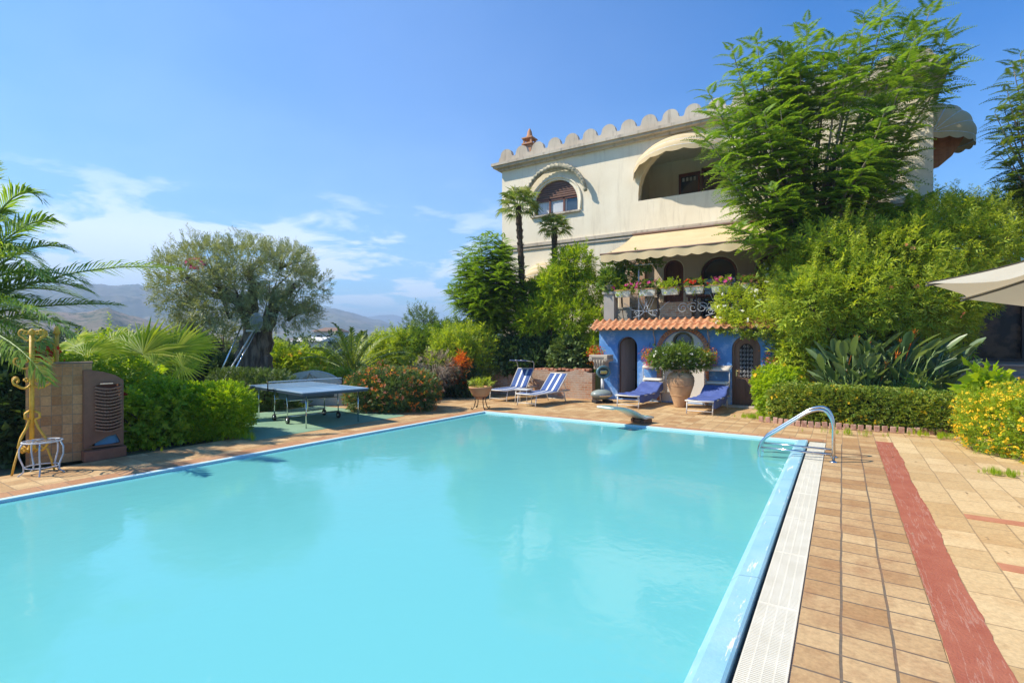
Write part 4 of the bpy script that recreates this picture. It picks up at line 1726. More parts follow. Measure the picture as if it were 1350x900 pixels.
# ------------------------------------------------------------------ vegetation
bip = [bipinT(17, .40, .50, 1), bipinT(16, .37, .70, 2), bipinT(18, .42, .34, 3)]


def jacaranda(name, label, base, fork, tips, fl_len, per, seed, group=None, trunk_r=.14, lean=(0, 0, 0), density=1.0, cat='tree', mats='jaca', whorl=1.25):
    """tips: world points where branches end; feathery fronds sit in whorls along the outer part of each branch"""
    r = np.random.default_rng(seed)
    q = random.Random(seed)
    b0 = Vector(base)
    t = thing(name, label, cat, b0, 0, group)
    tr = MB()
    fk = Vector(fork) - b0
    tp = bez((0, 0, -.1), Vector((lean[0], lean[1], fk.z * .5)), fk, 8)
    tr.tube(tp, [trunk_r * (1.25 - .5 * i / 7) for i in range(8)], 10)
    tr.build('trunk', M['palebark'] if trunk_r > .1 else M['bark'], t)
    br = MB()
    P, D, U, Sx = [], [], [], []
    for k, tip in enumerate(tips):
        tv = Vector(tip) - b0
        st = tp[-1] if k % 3 else tp[-2]
        mid = st.lerp(tv, .45) + Vector((q.uniform(-.2, .2), q.uniform(-.2, .2), -.12 * (tv - st).length + .25))
        mid.x = mid.x * .75 + tv.x * .25
        pts = bez(st, mid, tv, 12)
        Lb = (tv - st).length
        r0 = trunk_r * .42 * min(1, Lb / 3)
        br.tube(pts, [max(.008, r0 * (1 - i / 12)) for i in range(12)], 6)
        n = max(3, int(per * density))
        for j in range(n):
            s = 1 - (whorl / max(Lb, whorl)) * (j / n) ** 1.0 * q.uniform(.9, 1.1)
            s = min(.999, max(0.1, s))
            f_ = s * 11
            i = int(f_)
            p = pts[i].lerp(pts[min(i + 1, 11)], f_ - i)
            dr = (pts[min(i + 1, 11)] - pts[max(i - 1, 0)]).normalized()
            a = j * 2.399 + k
            age = 1 - s
            sd_ = Vector((math.cos(a), math.sin(a), 0))
            el = .9 * (1 - j / n) ** 1.6 + .02
            d = (sd_ * (1 - .4 * el) + Vector((0, 0, 1)) * (el * .55 + .10) + Vector((dr.x, dr.y, 0)) * .4)
            P.append(p)
            D.append(d.normalized())
            U.append((0, 0, 1) if el < .85 else (-sd_.x, -sd_.y, .5))
            Sx.append(fl_len * q.uniform(.75, 1.2) * (.7 + .45 * min(1, j / n * 2.2)))
    br.build('branches', M['palebark'] if trunk_r > .1 else M['bark'], t)
    P, D, U, Sx = (np.array(a, float) for a in (P, D, U, Sx))
    U = U + r.normal(0, .15, U.shape)
    parts = []
    idx = r.integers(0, 3, len(P))
    for k in range(3):
        s = idx == k
        parts.append(inst(bip[k], P[s], D[s], U[s], Sx[s]))
    V, Fq = join(parts)
    np_obj('crown', V, Fq, M_leaf(mats), t)
    return t


def M_leaf(k):
    return L[k]


def hull_tips(lobes, n, seed, zbias=.3):
    """branch ends spread over and inside a set of ellipsoids"""
    P, Nn = sample_lobes(lobes, n, .28, .05, .3, 2.0, seed)
    return [tuple(p) for p in P]


# big jacaranda right of the villa front
BX = W(1066, 14.2)
lob = []
for (px, py, t, rx, rz) in ((982, 150, 13.2, .85, 1.4), (1005, 200, 13.0, 1.2, 1.4), (1060, 110, 13.4, 1.2, 1.5), (1110, 195, 12.9, 1.3, 1.7), (1165, 110, 13.3, 1.0, 1.6), (1190, 170, 13.0, .75, 1.5), (1002, 262, 12.7, .75, .75), (1150, 255, 13.2, 1.2, .9), (1200, 240, 13.2, .5, .5)):
    c = W(px, t, ZT(py, t))
    lob.append((c.x, c.y, c.z, rx, rx * .85, rz))
tips = hull_tips(lob, 70, 3)
for (px, py, t) in ((932, 118, 13.2), (964, 62, 13.3), (997, 50, 13.4), (1030, 62, 13.2), (1063, 30, 13.5), (1167, 4, 13.5), (1200, 20, 13.5), (1228, 8, 13.3), (1250, 38, 13.2), (1256, 75, 13.2), (928, 180, 13.0), (950, 220, 12.7), (968, 302, 12.4), (985, 322, 12.5), (1010, 310, 12.6), (1140, 20, 13.4), (1095, 55, 13.4), (948, 150, 13.0), (1225, 262, 13.2)):
    tips.append(tuple(W(px, t, ZT(py, t))))
jacaranda('jacaranda_tree', 'big feathery bright green jacaranda tree towering before the right part of the villa', (BX.x, BX.y, 0), W(1066, 14.0, ZT(318, 14.0)), tips, .64, 23, 5, trunk_r=.17, whorl=1.55)

# small jacaranda in front of the villa's left corner
lob = []
for (px, py, t, rx, rz) in ((643, 350, 18.3, 1.2, 1.15), (622, 380, 18.1, .9, .85), (668, 375, 18.1, .85, .95), (640, 415, 18.1, 1.0, .6), (650, 330, 18.4, .85, .65)):
    c = W(px, t, ZT(py, t))
    lob.append((c.x, c.y, c.z, rx, rx * .85, rz))
b0 = W(657, 18.3)
jacaranda('jacaranda_tree', 'small round feathery tree rising above the striped loungers', (b0.x, b0.y, .7), W(650, 18.3, ZT(432, 18.3)), hull_tips(lob, 85, 8), .56, 19, 6, trunk_r=.09, whorl=.9)

# feathery tree at the right edge
lob = []
for (px, py, t, rx, rz) in ((1395, 130, 12.5, 1.1, 1.5), (1380, 210, 12.5, 1.1, .9), (1440, 150, 12.6, 1.2, 2.0)):
    c = W(px, t, ZT(py, t))
    lob.append((c.x, c.y, c.z, rx, rx * .85, rz))
tips = hull_tips(lob, 60, 18)
for (px, py) in ((1335, 85), (1328, 120), (1312, 150), (1320, 185), (1335, 215), (1340, 240), (1345, 70), (1318, 205), (1338, 150)):
    tips.append(tuple(W(px, 12.4, ZT(py, 12.4))))
b0 = W(1400, 12.6)
jacaranda('jacaranda_tree', 'darker feathery tree cut by the right edge of the picture', (b0.x, b0.y, 0), W(1400, 12.6, ZT(290, 12.6)), tips, .5, 13, 9, trunk_r=.13, whorl=1.1, mats='shrub')


def windmill(label, px, py, t, tr_px, seed, r=.52, zb=.74):
    c = W(px, t, ZT(py, t))
    b0 = W(tr_px, t, zb)
    T_ = thing('windmill_palm', label, 'palm', b0, 0, 'slim palms before the villa wall')
    top_ = c - b0
    o = MB()
    pts = bez((0, 0, -.05), (top_.x * .2, top_.y * .2, top_.z * .5), top_, 26)
    q = random.Random(seed)
    o.tube(pts, [(.085 + .02 * (i % 2) + q.uniform(0, .015)) for i in range(26)], 9)
    for i in range(260):
        s = q.uniform(.35, .99)
        p = pts[0].lerp(pts[-1], s)
        f_ = s * 25
        p = pts[int(f_)]
        a = q.uniform(0, 2 * pi)
        d = Vector((math.cos(a), math.sin(a), 0))
        o.tube([p + d * .08, p + d * .12 + Vector((0, 0, .06)), p + d * .13 + Vector((0, 0, .13))], [.01, .008, .003], 3, cap=False)
    o.build('trunk', M['fibre'], T_)
    st = MB()
    parts = []
    n = 24
    for k in range(n):
        a = k * 2.399
        el = 1.15 - 1.75 * (k / n)
        d = Vector((math.cos(a) * math.cos(el), math.sin(a) * math.cos(el), math.sin(el)))
        ln = r * (.75 + .3 * q.random())
        hub = top_ + d * ln
        nr_ = Vector((-d.x * math.sin(el) * 1, -d.y * math.sin(el), math.cos(el))) + Vector((q.uniform(-.2, .2), q.uniform(-.2, .2), 0))
        fan(parts, st, top_, hub, tuple(nr_), tuple(d), R=r * q.uniform(.75, 1), n=20, span=230, seed=seed + k, droop=.35)
    st.build('stalks', M['green_stem'], T_)
    V, Fq = join(parts)
    np_obj('crown', V, Fq, L['fandark'], T_)


windmill('taller slim fan palm with shaggy trunk beside the arched villa window', 683, 272, 18.0, 692, 1, .52)
windmill('shorter slim fan palm with shaggy trunk, right of its taller twin', 731, 300, 18.0, 731, 2, .40)


def fanpalm(label, leaves, base, seed, group=None, lm='fan'):
    b0 = Vector(base)
    T_ = thing('fan_palm', label, 'palm', b0, 0, group)
    st = MB()
    parts = []
    q = random.Random(seed)
    for k, (hub, R_, nrm, up_) in enumerate(leaves):
        h = Vector(hub) - b0
        fan(parts, st, (q.uniform(-.06, .06), q.uniform(-.06, .06), .05), h, nrm, up_, R=R_, n=30, span=270, seed=seed + k, droop=.1)
    st.build('stalks', M['green_stem'], T_)
    V, Fq = join(parts)
    np_obj('crown', V, Fq, L[lm], T_)
    o = MB()
    o.tube([(0, 0, -.02), (0, 0, .25), (.02, 0, .4)], [.09, .08, .05], 9)
    o.build('trunk', M['fibre'], T_)


TOC = Vector((SN, -CS, .15))      # towards the camera
RT = Vector((CS, SN, 0))


def leafat(px, py, t, R_, tilt, face=.8):
    if px < 400:
        t, R_ = t + 1.5, R_ * 1.15
    """fan leaf whose blade points tilt degrees from up (positive to the right)"""
    a = rad(tilt)
    up_ = RT * math.sin(a) + Vector((0, 0, 1)) * math.cos(a)
    return (W(px, t, ZT(py, t)), R_, tuple(TOC * face + Vector((0, 0, .5)) + RT * .3 * math.sin(a)), tuple(up_))


fanpalm('bright fan palm with upright yellow green leaves left of the round hedge', [leafat(188, 466, 9.8, .92, 4, 1.1), leafat(172, 462, 10, .7, -32, 1), leafat(203, 482, 9.6, .45, 50), leafat(150, 455, 10.3, .55, -20, .8)], W(185, 11.4), 3, 'fan palms behind the hedge')
fanpalm('broad fan palm whose leaf spreads toward the olive tree', [leafat(229, 464, 9.9, .84, 16, 1.1), leafat(240, 482, 9.7, .5, 60), leafat(252, 458, 10.3, .6, 35, .9)], W(222, 11.5), 8, 'fan palms behind the hedge')
fanpalm('small spiky fan palm just above the dark brown cabinet', [leafat(112, 468, 9.0, .55, 25, .5), leafat(125, 462, 9.3, .55, 50, .4), leafat(98, 455, 9.3, .5, -20, .5), leafat(118, 478, 8.8, .4, 0)], W(115, 10.6), 13, 'fan palms behind the hedge')
fanpalm('low fan palm half hidden in the bird of paradise clump', [leafat(1213, 507, 11.2, .5, 10, 1), leafat(1195, 517, 11.1, .32, -60), leafat(1235, 515, 11.1, .34, 60)], W(1210, 11.3), 23)


def datepalm(name, label, base, crown, fr, seed, ll=.3, n=46, w=.028, mats='phoenix', trunk=.2, group=None, cat='palm'):
    b0 = Vector(base)
    T_ = thing(name, label, cat, b0, 0, group)
    c = Vector(crown) - b0
    st = MB()
    parts = []
    q = random.Random(seed)
    for k, (mid, tip) in enumerate(fr):
        m_, t_ = Vector(mid) - b0, Vector(tip) - b0
        frond(parts, st, c + Vector((q.uniform(-.06, .06), q.uniform(-.06, .06), 0)), m_, t_, ll, n, w, seed=seed + k)
    st.build('stalks', M['green_stem'], T_)
    V, Fq = join(parts)
    np_obj('crown', V, Fq, L[mats], T_)
    if trunk:
        o = MB()
        k = max(4, int(c.z / .1))
        o.tube([(c.x * i / k, c.y * i / k, c.z * i / k - .05) for i in range(k + 1)], [trunk * (1 + .12 * (i % 2)) for i in range(k + 1)], 12)
        o.build('trunk', M['fibre'], T_)


# big date palm at the left edge
t0 = 9.0
cr = W(-80, t0, ZT(425, t0))
targets = [  # mid px,py,t / tip px,py,t
    ((10, 215, 8.2), (52, 262, 8.2)), ((20, 275, 8.6), (74, 292, 8.6)), ((90, 335, 8.6), (236, 355, 9.2)), ((60, 395, 8.4), (158, 402, 8.8)),
    ((-10, 300, 8.2), (30, 330, 8.0)), ((-50, 280, 8), (10, 280, 8.4)), ((0, 330, 8.6), (70, 370, 8.8)), ((20, 370, 6.6), (90, 440, 6.2)),
    ((10, 420, 6.4), (60, 500, 6.2)), ((-20, 250, 7.4), (-10, 215, 7.0)), ((30, 345, 8.4), (120, 385, 8.8)), ((0, 400, 8.4), (80, 470, 8.6)),
    ((-60, 470, 7.0), (10, 545, 6.9)), ((-40, 430, 7.2), (30, 470, 6.9)), ((-100, 300, 7), (-120, 260, 6.5)), ((-140, 350, 7), (-220, 380, 6.6)),
    ((-150, 420, 7.5), (-230, 480, 7.5)), ((-70, 330, 8.2), (-50, 380, 7.8)), ((10, 385, 8.4), (45, 395, 8.0)), ((-30, 340, 8.8), (20, 360, 9.4)),
    ((40, 330, 8.0), (110, 372, 8.4)), ((-30, 240, 8.4), (28, 300, 8.0)), ((-20, 300, 8.6), (50, 340, 8.8)), ((20, 300, 8.4), (95, 330, 8.6)), ((-20, 360, 7.6), (50, 420, 7.2)), ((0, 390, 7.4), (60, 455, 7.1)), ((-30, 380, 7.6), (20, 450, 7.2)), ((-20, 430, 7.0), (40, 490, 6.8)), ((-40, 260, 8.6), (0, 290, 8.8)), ((30, 350, 8.8), (120, 400, 9.2)), ((0, 290, 7.8), (60, 365, 7.4)), ((-10, 310, 8.6), (28, 300, 8.9)), ((30, 410, 7.8), (100, 430, 7.9))]
fr = [(W(a[0], a[2] + .8, ZT(a[1], a[2] + .8)), W(b_[0], b_[2] + .7, ZT(b_[1], b_[2] + .7))) for a, b_ in targets]
datepalm('date_palm', 'large date palm arching long fronds in from the left edge', W(-80, t0), cr, fr, 40, .50, 62, .026, trunk=.26)


def bushpalm(label, px, t, zc, R_, nf, seed, group='young date palms in the back garden', mats='phoenix2'):
    b0 = W(px, t)
    q = random.Random(seed)
    c = b0 + Vector((0, 0, zc))
    fr = []
    for k in range(nf):
        a = k * 2.399 + q.uniform(-.2, .2)
        el = 1.3 - 1.25 * (k / nf)
        d = Vector((math.cos(a) * math.cos(el), math.sin(a) * math.cos(el), math.sin(el)))
        Lf = R_ * q.uniform(.85, 1.15)
        mid = c + d * Lf * .6 + Vector((0, 0, .12 * Lf))
        tip = c + Vector((d.x, d.y, d.z * .72)) * Lf * 1.05
        fr.append((mid, tip))
    datepalm('young_date_palm', label, b0, c, fr, seed, .19 * R_ ** .5, 34, .026, mats, .1, group)


bushpalm('wide young date palm behind the table tennis table', 464, 16.8, .75, 2.0, 30, 50)
bushpalm('smaller young palm between the olive tree and the round flower bush', 545, 17.5, .35, 1.3, 20, 60)
bushpalm('young palm with thin fronds beside the far white house', 425, 21, .4, 1.6, 20, 70)

# ------------------------------------------------------------------ olive tree
b0 = W(332, 15.5)
T_ = thing('olive_tree', 'old olive tree with a thick twisted trunk and silvery crown', 'tree', b0)
q = random.Random(3)
o = MB()
TT = lambda px, py, t: W(px, t, ZT(py, t)) - b0
forks = [([TT(318, 505, 15.5), TT(322, 470, 15.4), TT(333, 440, 15.4), TT(318, 400, 15.3), TT(285, 375, 15.1)], [.34, .27, .2, .14, .08]),
         ([TT(345, 505, 15.5), TT(343, 465, 15.5), TT(352, 430, 15.5), TT(362, 400, 15.7), TT(390, 375, 15.7)], [.38, .3, .22, .15, .08]),
         ([TT(332, 508, 15.4), TT(335, 470, 15.3), TT(330, 430, 15.3), TT(335, 390, 15.2), TT(330, 350, 15.2)], [.34, .26, .17, .13, .07]),
         ([TT(322, 400, 15.3), TT(280, 388, 15), TT(245, 365, 14.8)], [.12, .09, .04]),
         ([TT(318, 505, 15.2), TT(300, 505, 15.0)], [.22, .04]), ([TT(350, 505, 15.2), TT(370, 507, 15)], [.22, .04])]
for pts, rr in forks:
    pp, r2 = [], []
    for i in range(len(pts) - 1):
        for s in range(5):
            t = s / 5
            pp.append(pts[i].lerp(pts[i + 1], t) + Vector((q.uniform(-.04, .04), q.uniform(-.04, .04), 0)))
            r2.append((rr[i] * (1 - t) + rr[i + 1] * t) * q.uniform(.9, 1.12))
    pp.append(pts[-1])
    r2.append(rr[-1])
    o.tube(pp, r2, 11)
o.build('trunk', M['olivebark'], T_)
lob = []
for (px, py, t, rx, rz) in ((235, 365, 15.3, .75, .75), (270, 350, 15.2, .95, .75), (320, 345, 15.4, 1.05, .72), (365, 365, 15.5, 1.1, .95), (400, 385, 15.6, .75, .72), (290, 400, 15.1, .85, .75), (255, 415, 15.6, .55, .5), (350, 410, 15.0, .8, .55), (280, 445, 16.2, .75, .8), (385, 345, 15.8, .6, .4), (225, 390, 15.6, .55, .7), (310, 375, 15.0, .85, .7), (400, 415, 15.6, .6, .3), (245, 440, 16.4, .5, .5)):
    c = TT(px, py, t)
    lob.append((c.x, c.y, c.z, rx, rx * .9, rz))
spo = sprigT(11, .26, .22, 40, 31, .3)
foliage('crown', lob, 6900, spo, .29, L['olive'], T_, shell=.22, bumpy=.42, seed=4, fill=.12, shoots=70, shootlen=.4)
o = MB()
for l in lob:
    for k in range(4):
        a = Vector((l[0] * .7, l[1] * .7, l[2] - l[5] * .6))
        e_ = Vector((l[0] + q.uniform(-.7, .7) * l[3], l[1] + q.uniform(-.7, .7) * l[4], l[2] + q.uniform(0, .8) * l[5]))
        o.tube(bez(a, a.lerp(e_, .5) + Vector((q.uniform(-.2, .2), q.uniform(-.2, .2), .1)), e_, 6), [.035, .028, .02, .014, .01, .006], 5)
o.build('branches', M['olivebark'], T_)
c = TT(258, 348, 14.6)
blossoms('flowers', [(c.x, c.y, c.z, .22, .2, .1)], 30, .07, FLW['pink'], T_, seed=2, zmin=0)

# ------------------------------------------------------------------ shrubs and hedges
spb = sprigT(8, .34, .55, 55, 7)
spr = sprigT(9, .30, .45, 60, 8)
spl = sprigT(7, .5, .26, 45, 9, .4)       # long leaf
spt = sprigT(10, .3, .2, 35, 10, .3)


def shrub(name, label, px, t, lobes, n, T, size, lm, cat='bush', flowers=None, z0=0, group=None, seed=0, p=2.0, rz=0, **kw):
    b0 = W(px, t, z0)
    T_ = thing(name, label, cat, b0, rz, group)
    foliage('foliage', lobes, n, T, size, L[lm], T_, p=p, seed=seed, **kw)
    stems('stems', lobes, T_, M['bark'], n=6, seed=seed)
    if flowers:
        for i, (fc, nf, fs, per, spd) in enumerate(flowers):
            blossoms('flowers', lobes, nf, fs, FLW[fc], T_, seed=seed + 20 + i, p=p, per=per, spread=spd)
    return T_


RZ = TH
# rounded bright hedge beside the court
shrub('bright_hedge', 'bright green rounded hedge on the pool side of the fan palms', 255, 9.6, [(-.6, .1, .42, .6, .55, .46), (-.1, .05, .44, .65, .55, .48), (.42, .1, .46, .55, .5, .47), (-.3, .7, .4, .8, .4, .46), (.1, .5, .45, .6, .5, .46)], 5200, spr, .15, 'hedge', cat='hedge', seed=1, p=2.9, rz=RZ, shell=.07, bumpy=.07)
shrub('mixed_bush', 'loose bush with red hibiscus flower between the cabinet and the bright hedge', 190, 8.9, [(-.1, 0, .4, .45, .4, .5), (.2, .3, .5, .5, .4, .5), (-.1, .5, .6, .5, .4, .5)], 1300, spb, .16, 'lime', flowers=[('red', 3, .07, 6, .02)], seed=2, rz=RZ)
shrub('clipped_hedge', 'dark clipped low hedge at the foot of the olive tree', 330, 13.6, [(-.35, 0, .45, .75, .5, .6), (.4, 0, .48, .75, .5, .55)], 2600, spr, .12, 'hedge2', cat='hedge', seed=3, p=3.2, rz=RZ, shell=.06, bumpy=.06)
shrub('leafy_bush', 'dark leafy bush in shade left of the olive trunk', 270, 15.2, [(-.5, 0, .7, .9, .7, .8), (.5, .2, .6, .7, .7, .8)], 1500, spb, .2, 'ivy', seed=4, rz=RZ)
# lantana mound
shrub('flower_bush', 'round orange flowered bush beside the green court', 517, 13.4, [(-.6, 0, .48, .62, .7, .56), (.05, -.05, .52, .75, .8, .56), (.62, .1, .48, .6, .7, .54), (-.1, .5, .5, .9, .6, .55)], 4300, spr, .14, 'hedge2', flowers=[('orange', 330, .021, 7, .022), ('coral', 170, .021, 7, .022), ('yellow', 70, .02, 5, .016)], seed=5, p=2.4, rz=RZ, bumpy=.06)
# left edge
shrub('ivy_bush', 'dark ivy covered bush at the left edge beside the yellow iron stand', 5, 7.6, [(-.3, 0, .55, .5, .45, .6), (.02, .1, .45, .34, .4, .5), (-.9, .1, .7, .6, .5, .7), (-.2, .3, .95, .45, .4, .4)], 2100, sprigT(7, .42, .75, 60, 12), .17, 'ivy', seed=6, rz=RZ)
shrub('leafy_bush', 'light green leafy bush behind the brick pillar and stacked slats', 85, 9.6, [(-.4, 0, .8, .7, .5, .75), (.3, .1, .75, .6, .5, .7), (1.0, .3, .7, .6, .5, .7)], 1600, spb, .2, 'lime', seed=7, rz=RZ, flowers=[('pink', 8, .06, 4, .03)])

# back garden
BACK = [
    ('rounded light green bush right behind the brick pillar top', 150, 13, [(0, 0, 1.0, 1.1, .8, 1.0), (.9, 0, .8, .8, .7, .9)], 'lime', spb, .2, 1500, None),
    ('broad low shrub left of the olive trunk, seen past the fan palms', 225, 17, [(0, 0, 1.1, 1.3, .9, 1.0), (1.2, .2, .9, .9, .8, .9)], 'shrub', spb, .22, 1300, None),
    ('yellow flowering shrub right of the olive trunk', 372, 17.5, [(-.3, 0, .9, .9, .7, .8), (.6, 0, .8, .8, .7, .8)], 'lime', spb, .22, 1200, [('yellow', 26, .05, 5, .03)]),
    ('round olive green shrub directly before the far white house', 412, 19, [(0, 0, .75, 1.1, .8, .7)], 'shrub', spb, .2, 900, None),
    ('low spreading shrub behind the grey arched stone', 440, 15.8, [(-.5, 0, .4, .7, .5, .42), (.4, 0, .4, .7, .5, .42)], 'yshrub', spl, .18, 900, None),
    ('feathery yellow green shrub right of the wide young palm', 520, 19, [(0, 0, 1.1, 1.1, .8, 1.0)], 'yshrub', spl, .26, 1100, None),
    ('tall dark conifer-like shrub on the skyline left of the small feathery tree', 556, 20, [(0, 0, 1.6, .7, .6, 1.6), (.6, .2, 1.3, .7, .6, 1.2)], 'hedge2', spt, .3, 1500, None),
    ('olive green bush below the skyline, above the dry bush', 578, 18.5, [(-.3, 0, 1.2, 1.0, .8, 1.1), (.6, 0, 1.4, .8, .7, 1.1)], 'shrub', spl, .24, 1800, None),
    ('yellowish bush at the foot of the small feathery tree', 612, 17.5, [(-.3, 0, 1.2, .9, .7, 1.0), (.5, .2, 1.3, .8, .7, 1.1)], 'yshrub', spl, .22, 1600, None),
    ('dark green shrub in the shade at the end of the path', 588, 16.6, [(-.5, 0, .45, .7, .5, .5), (.4, 0, .5, .7, .5, .5)], 'dark', spb, .17, 1300, None)]
for i, (lab, px, t, lb, lm, T, sz, n, fw) in enumerate(BACK):
    shrub('garden_shrub', lab, px, t, lb, n, T, sz, lm, 'shrub', fw, group='shrubs of the back garden', seed=30 + i, rz=RZ, bumpy=.2, shell=.18, shoots=24, shootlen=.4)

# dry brown bush of bare twigs
b0 = W(572, 16.2)
T_ = thing('dry_bush', 'dry brown bush of bare arching twigs behind the orange flowered bush', 'bush', b0, RZ)
q = random.Random(21)
o = MB()
for k in range(240):
    a, e_ = q.uniform(0, 2 * pi), q.uniform(.3, 1)
    d = Vector((math.cos(a), math.sin(a), 0))
    o.tube(bez((d.x * .1, d.y * .1, 0), d * .45 * e_ + Vector((0, 0, 1.5 * q.uniform(.6, 1.1))), d * q.uniform(.5, 1.0) + Vector((0, 0, q.uniform(.5, 1.0))), 7), [.012, .01, .009, .008, .006, .005, .003], 4, cap=False)
o.build('twigs', M['palebark'], T_)
foliage('leaves', [(0, 0, .85, .8, .6, .6)], 260, spt, .2, L['dry'], T_, seed=9)

# plants on the raised bed
BED = [
    ('white speckled bush spilling over the left end of the brick wall', 632, 17.7, [(-.5, 0, .3, .7, .5, .45), (.5, 0, .35, .8, .5, .5)], 'pale', spb, .16, 1900, [('white', 30, .035, 4, .02)]),
    ('dark ivy mass above the middle of the brick wall', 700, 17.8, [(-.6, 0, .5, .9, .6, .7), (.5, 0, .55, 1.0, .6, .75), (1.3, .1, .5, .8, .5, .7), (-.2, -.35, .2, .8, .4, .3)], 'ivy', sprigT(7, .45, .6, 60, 14), .2, 3400, None),
    ('dark leafy bush between the ivy mass and the stone capital', 758, 17.0, [(-.2, 0, .5, .65, .5, .75), (.3, 0, .35, .45, .4, .5)], 'hedge2', spb, .18, 1500, None),
    ('round green shrub under the small feathery tree', 612, 18.6, [(0, 0, .6, 1.1, .7, .7)], 'shrub', spb, .19, 1400, None)]
for i, (lab, px, t, lb, lm, T, sz, n, fw) in enumerate(BED):
    shrub('bed_shrub', lab, px, t, lb, n, T, sz, lm, 'shrub', fw, z0=.72, group='shrubs on the raised bed', seed=60 + i, rz=RZ, bumpy=.15)
# tall yellow-green shrub
lob = []
b0 = W(745, 17.5, .72)
for (px, py, t, rx, rz) in ((760, 350, 16.7, .62, .55), (775, 385, 16.6, .62, .6), (735, 375, 16.8, .7, .6), (720, 410, 16.7, .62, .5), (755, 420, 16.4, .75, .6), (785, 430, 16.2, .5, .55), (700, 425, 16.8, .5, .45), (745, 345, 16.8, .4, .4), (780, 462, 16.0, .4, .4)):
    t += .8
    c = W(px, t, ZT(py, t)) - b0
    lob.append((c.x, c.y, c.z, rx, rx * .7, rz))
T_ = thing('yellow_shrub', 'tall yellow green shrub in front of the villa between the palms and the terrace', 'shrub', b0)
foliage('foliage', lob, 2900, sprigT(10, .42, .2, 45, 15, .2), .26, L['lime'], T_, seed=70, bumpy=.2, shell=.2, shoots=40, shootlen=.4)
stems('stems', [(l[0], l[1], l[2], l[3], l[4], l[5]) for l in lob], T_, M['bark'], 9, 70, .03)
# green sapling rising left of the yellow shrub
shrub('leafy_sapling', 'upright green sapling between the slim palms and the yellow shrub', 700, 18.2, [(0, 0, 2.2, .5, .5, 1.0), (.35, 0, 1.6, .45, .4, .8), (-.25, 0, 1.4, .45, .4, .7)], 1100, spl, .24, 'shrub', cat='sapling', z0=.72, seed=71, rz=RZ)

# red-orange plant at the wall end
T_ = thing('croton_plant', 'red orange leaved plant at the left end of the brick wall', 'plant', W(604, 16.6, .35), RZ)
foliage('foliage', [(0, 0, .35, .28, .25, .38), (.1, 0, .7, .2, .2, .2)], 240, spl, .2, FLW['orange'], T_, seed=5)

# jasmine spilling over the right part of the cabin
lob = []
b0 = W(1010, 13.9)
for (px, py, t, rx, rz) in ((970, 400, 14.0, .55, .45), (1010, 395, 14.0, .75, .6), (1050, 400, 13.8, .8, .7), (1000, 425, 13.6, .75, .35), (1050, 440, 13.3, .7, .55), (960, 425, 14.0, .35, .25), (1075, 465, 13.4, .55, .5), (1030, 365, 14.2, .6, .5)):
    c = W(px, t, ZT(py, t)) - b0
    lob.append((c.x, c.y, c.z, rx, rx * .8, rz))
T_ = thing('jasmine_shrub', 'white flowering shrub spilling over the cabin roof beside the glazed door', 'shrub', b0)
foliage('foliage', lob, 4200, spr, .16, L['yshrub'], T_, seed=80, bumpy=.16, shell=.16, shoots=30, shootlen=.35)
blossoms('flowers', lob, 230, .035, FLW['white'], T_, seed=81, per=3, spread=.02)
o = MB()
for k in range(6):
    l = lob[k]
    o.tube(bez((.3, .35, 0), (.3, .4, 1.8), (l[0], l[1], l[2]), 8), [.05 - .005 * i for i in range(8)], 7)
o.build('stems', M['bark'], T_)

# the big shrub
lob = []
b0 = W(1190, 12.9)
for (px, py, t, rx, rz) in ((1085, 345, 12.8, .95, .85), (1065, 400, 12.4, .85, .8), (1125, 390, 12.3, 1.0, .95), (1130, 330, 12.9, .9, .7), (1185, 335, 12.7, 1.1, .85), (1190, 400, 12.4, 1.1, .95), (1245, 330, 12.8, 1.1, 1.0), (1235, 400, 12.4, .9, .9), (1290, 320, 13.0, 1.0, 1.0), (1330, 295, 13.4, .8, .8), (1245, 290, 13.0, .7, .55), (1130, 440, 13.2, .95, .8), (1200, 440, 13.2, .95, .7), (1290, 375, 13.6, .6, .8), (1060, 460, 13.0, .6, .7), (1255, 440, 13.4, .5, .6)):
    c = W(px, t, ZT(py, t)) - b0
    lob.append((c.x, c.y, c.z, rx, rx * .85, rz))
T_ = thing('big_shrub', 'huge yellow green shrub filling the right side behind the paddle leaved clump', 'shrub', b0)
foliage('foliage', lob, 13000, [spl, sprigT(11, .38, .22, 42, 16, .3)], .2, L['yshrub'], T_, seed=90, bumpy=.36, shell=.19, fill=.3, shoots=220, shootlen=.65)
blossoms('flowers', lob, 40, .05, FLW['coral'], T_, seed=91, per=3, spread=.03)
o = MB()
q = random.Random(8)
for k, l in enumerate(lob):
    o.tube(bez((q.uniform(-.6, .6), q.uniform(-.3, .3), 0), (l[0] * .5, l[1], l[2] * .5), (l[0], l[1], l[2]), 8), [.07 - .007 * i for i in range(8)], 7)
o.build('stems', M['bark'], T_)

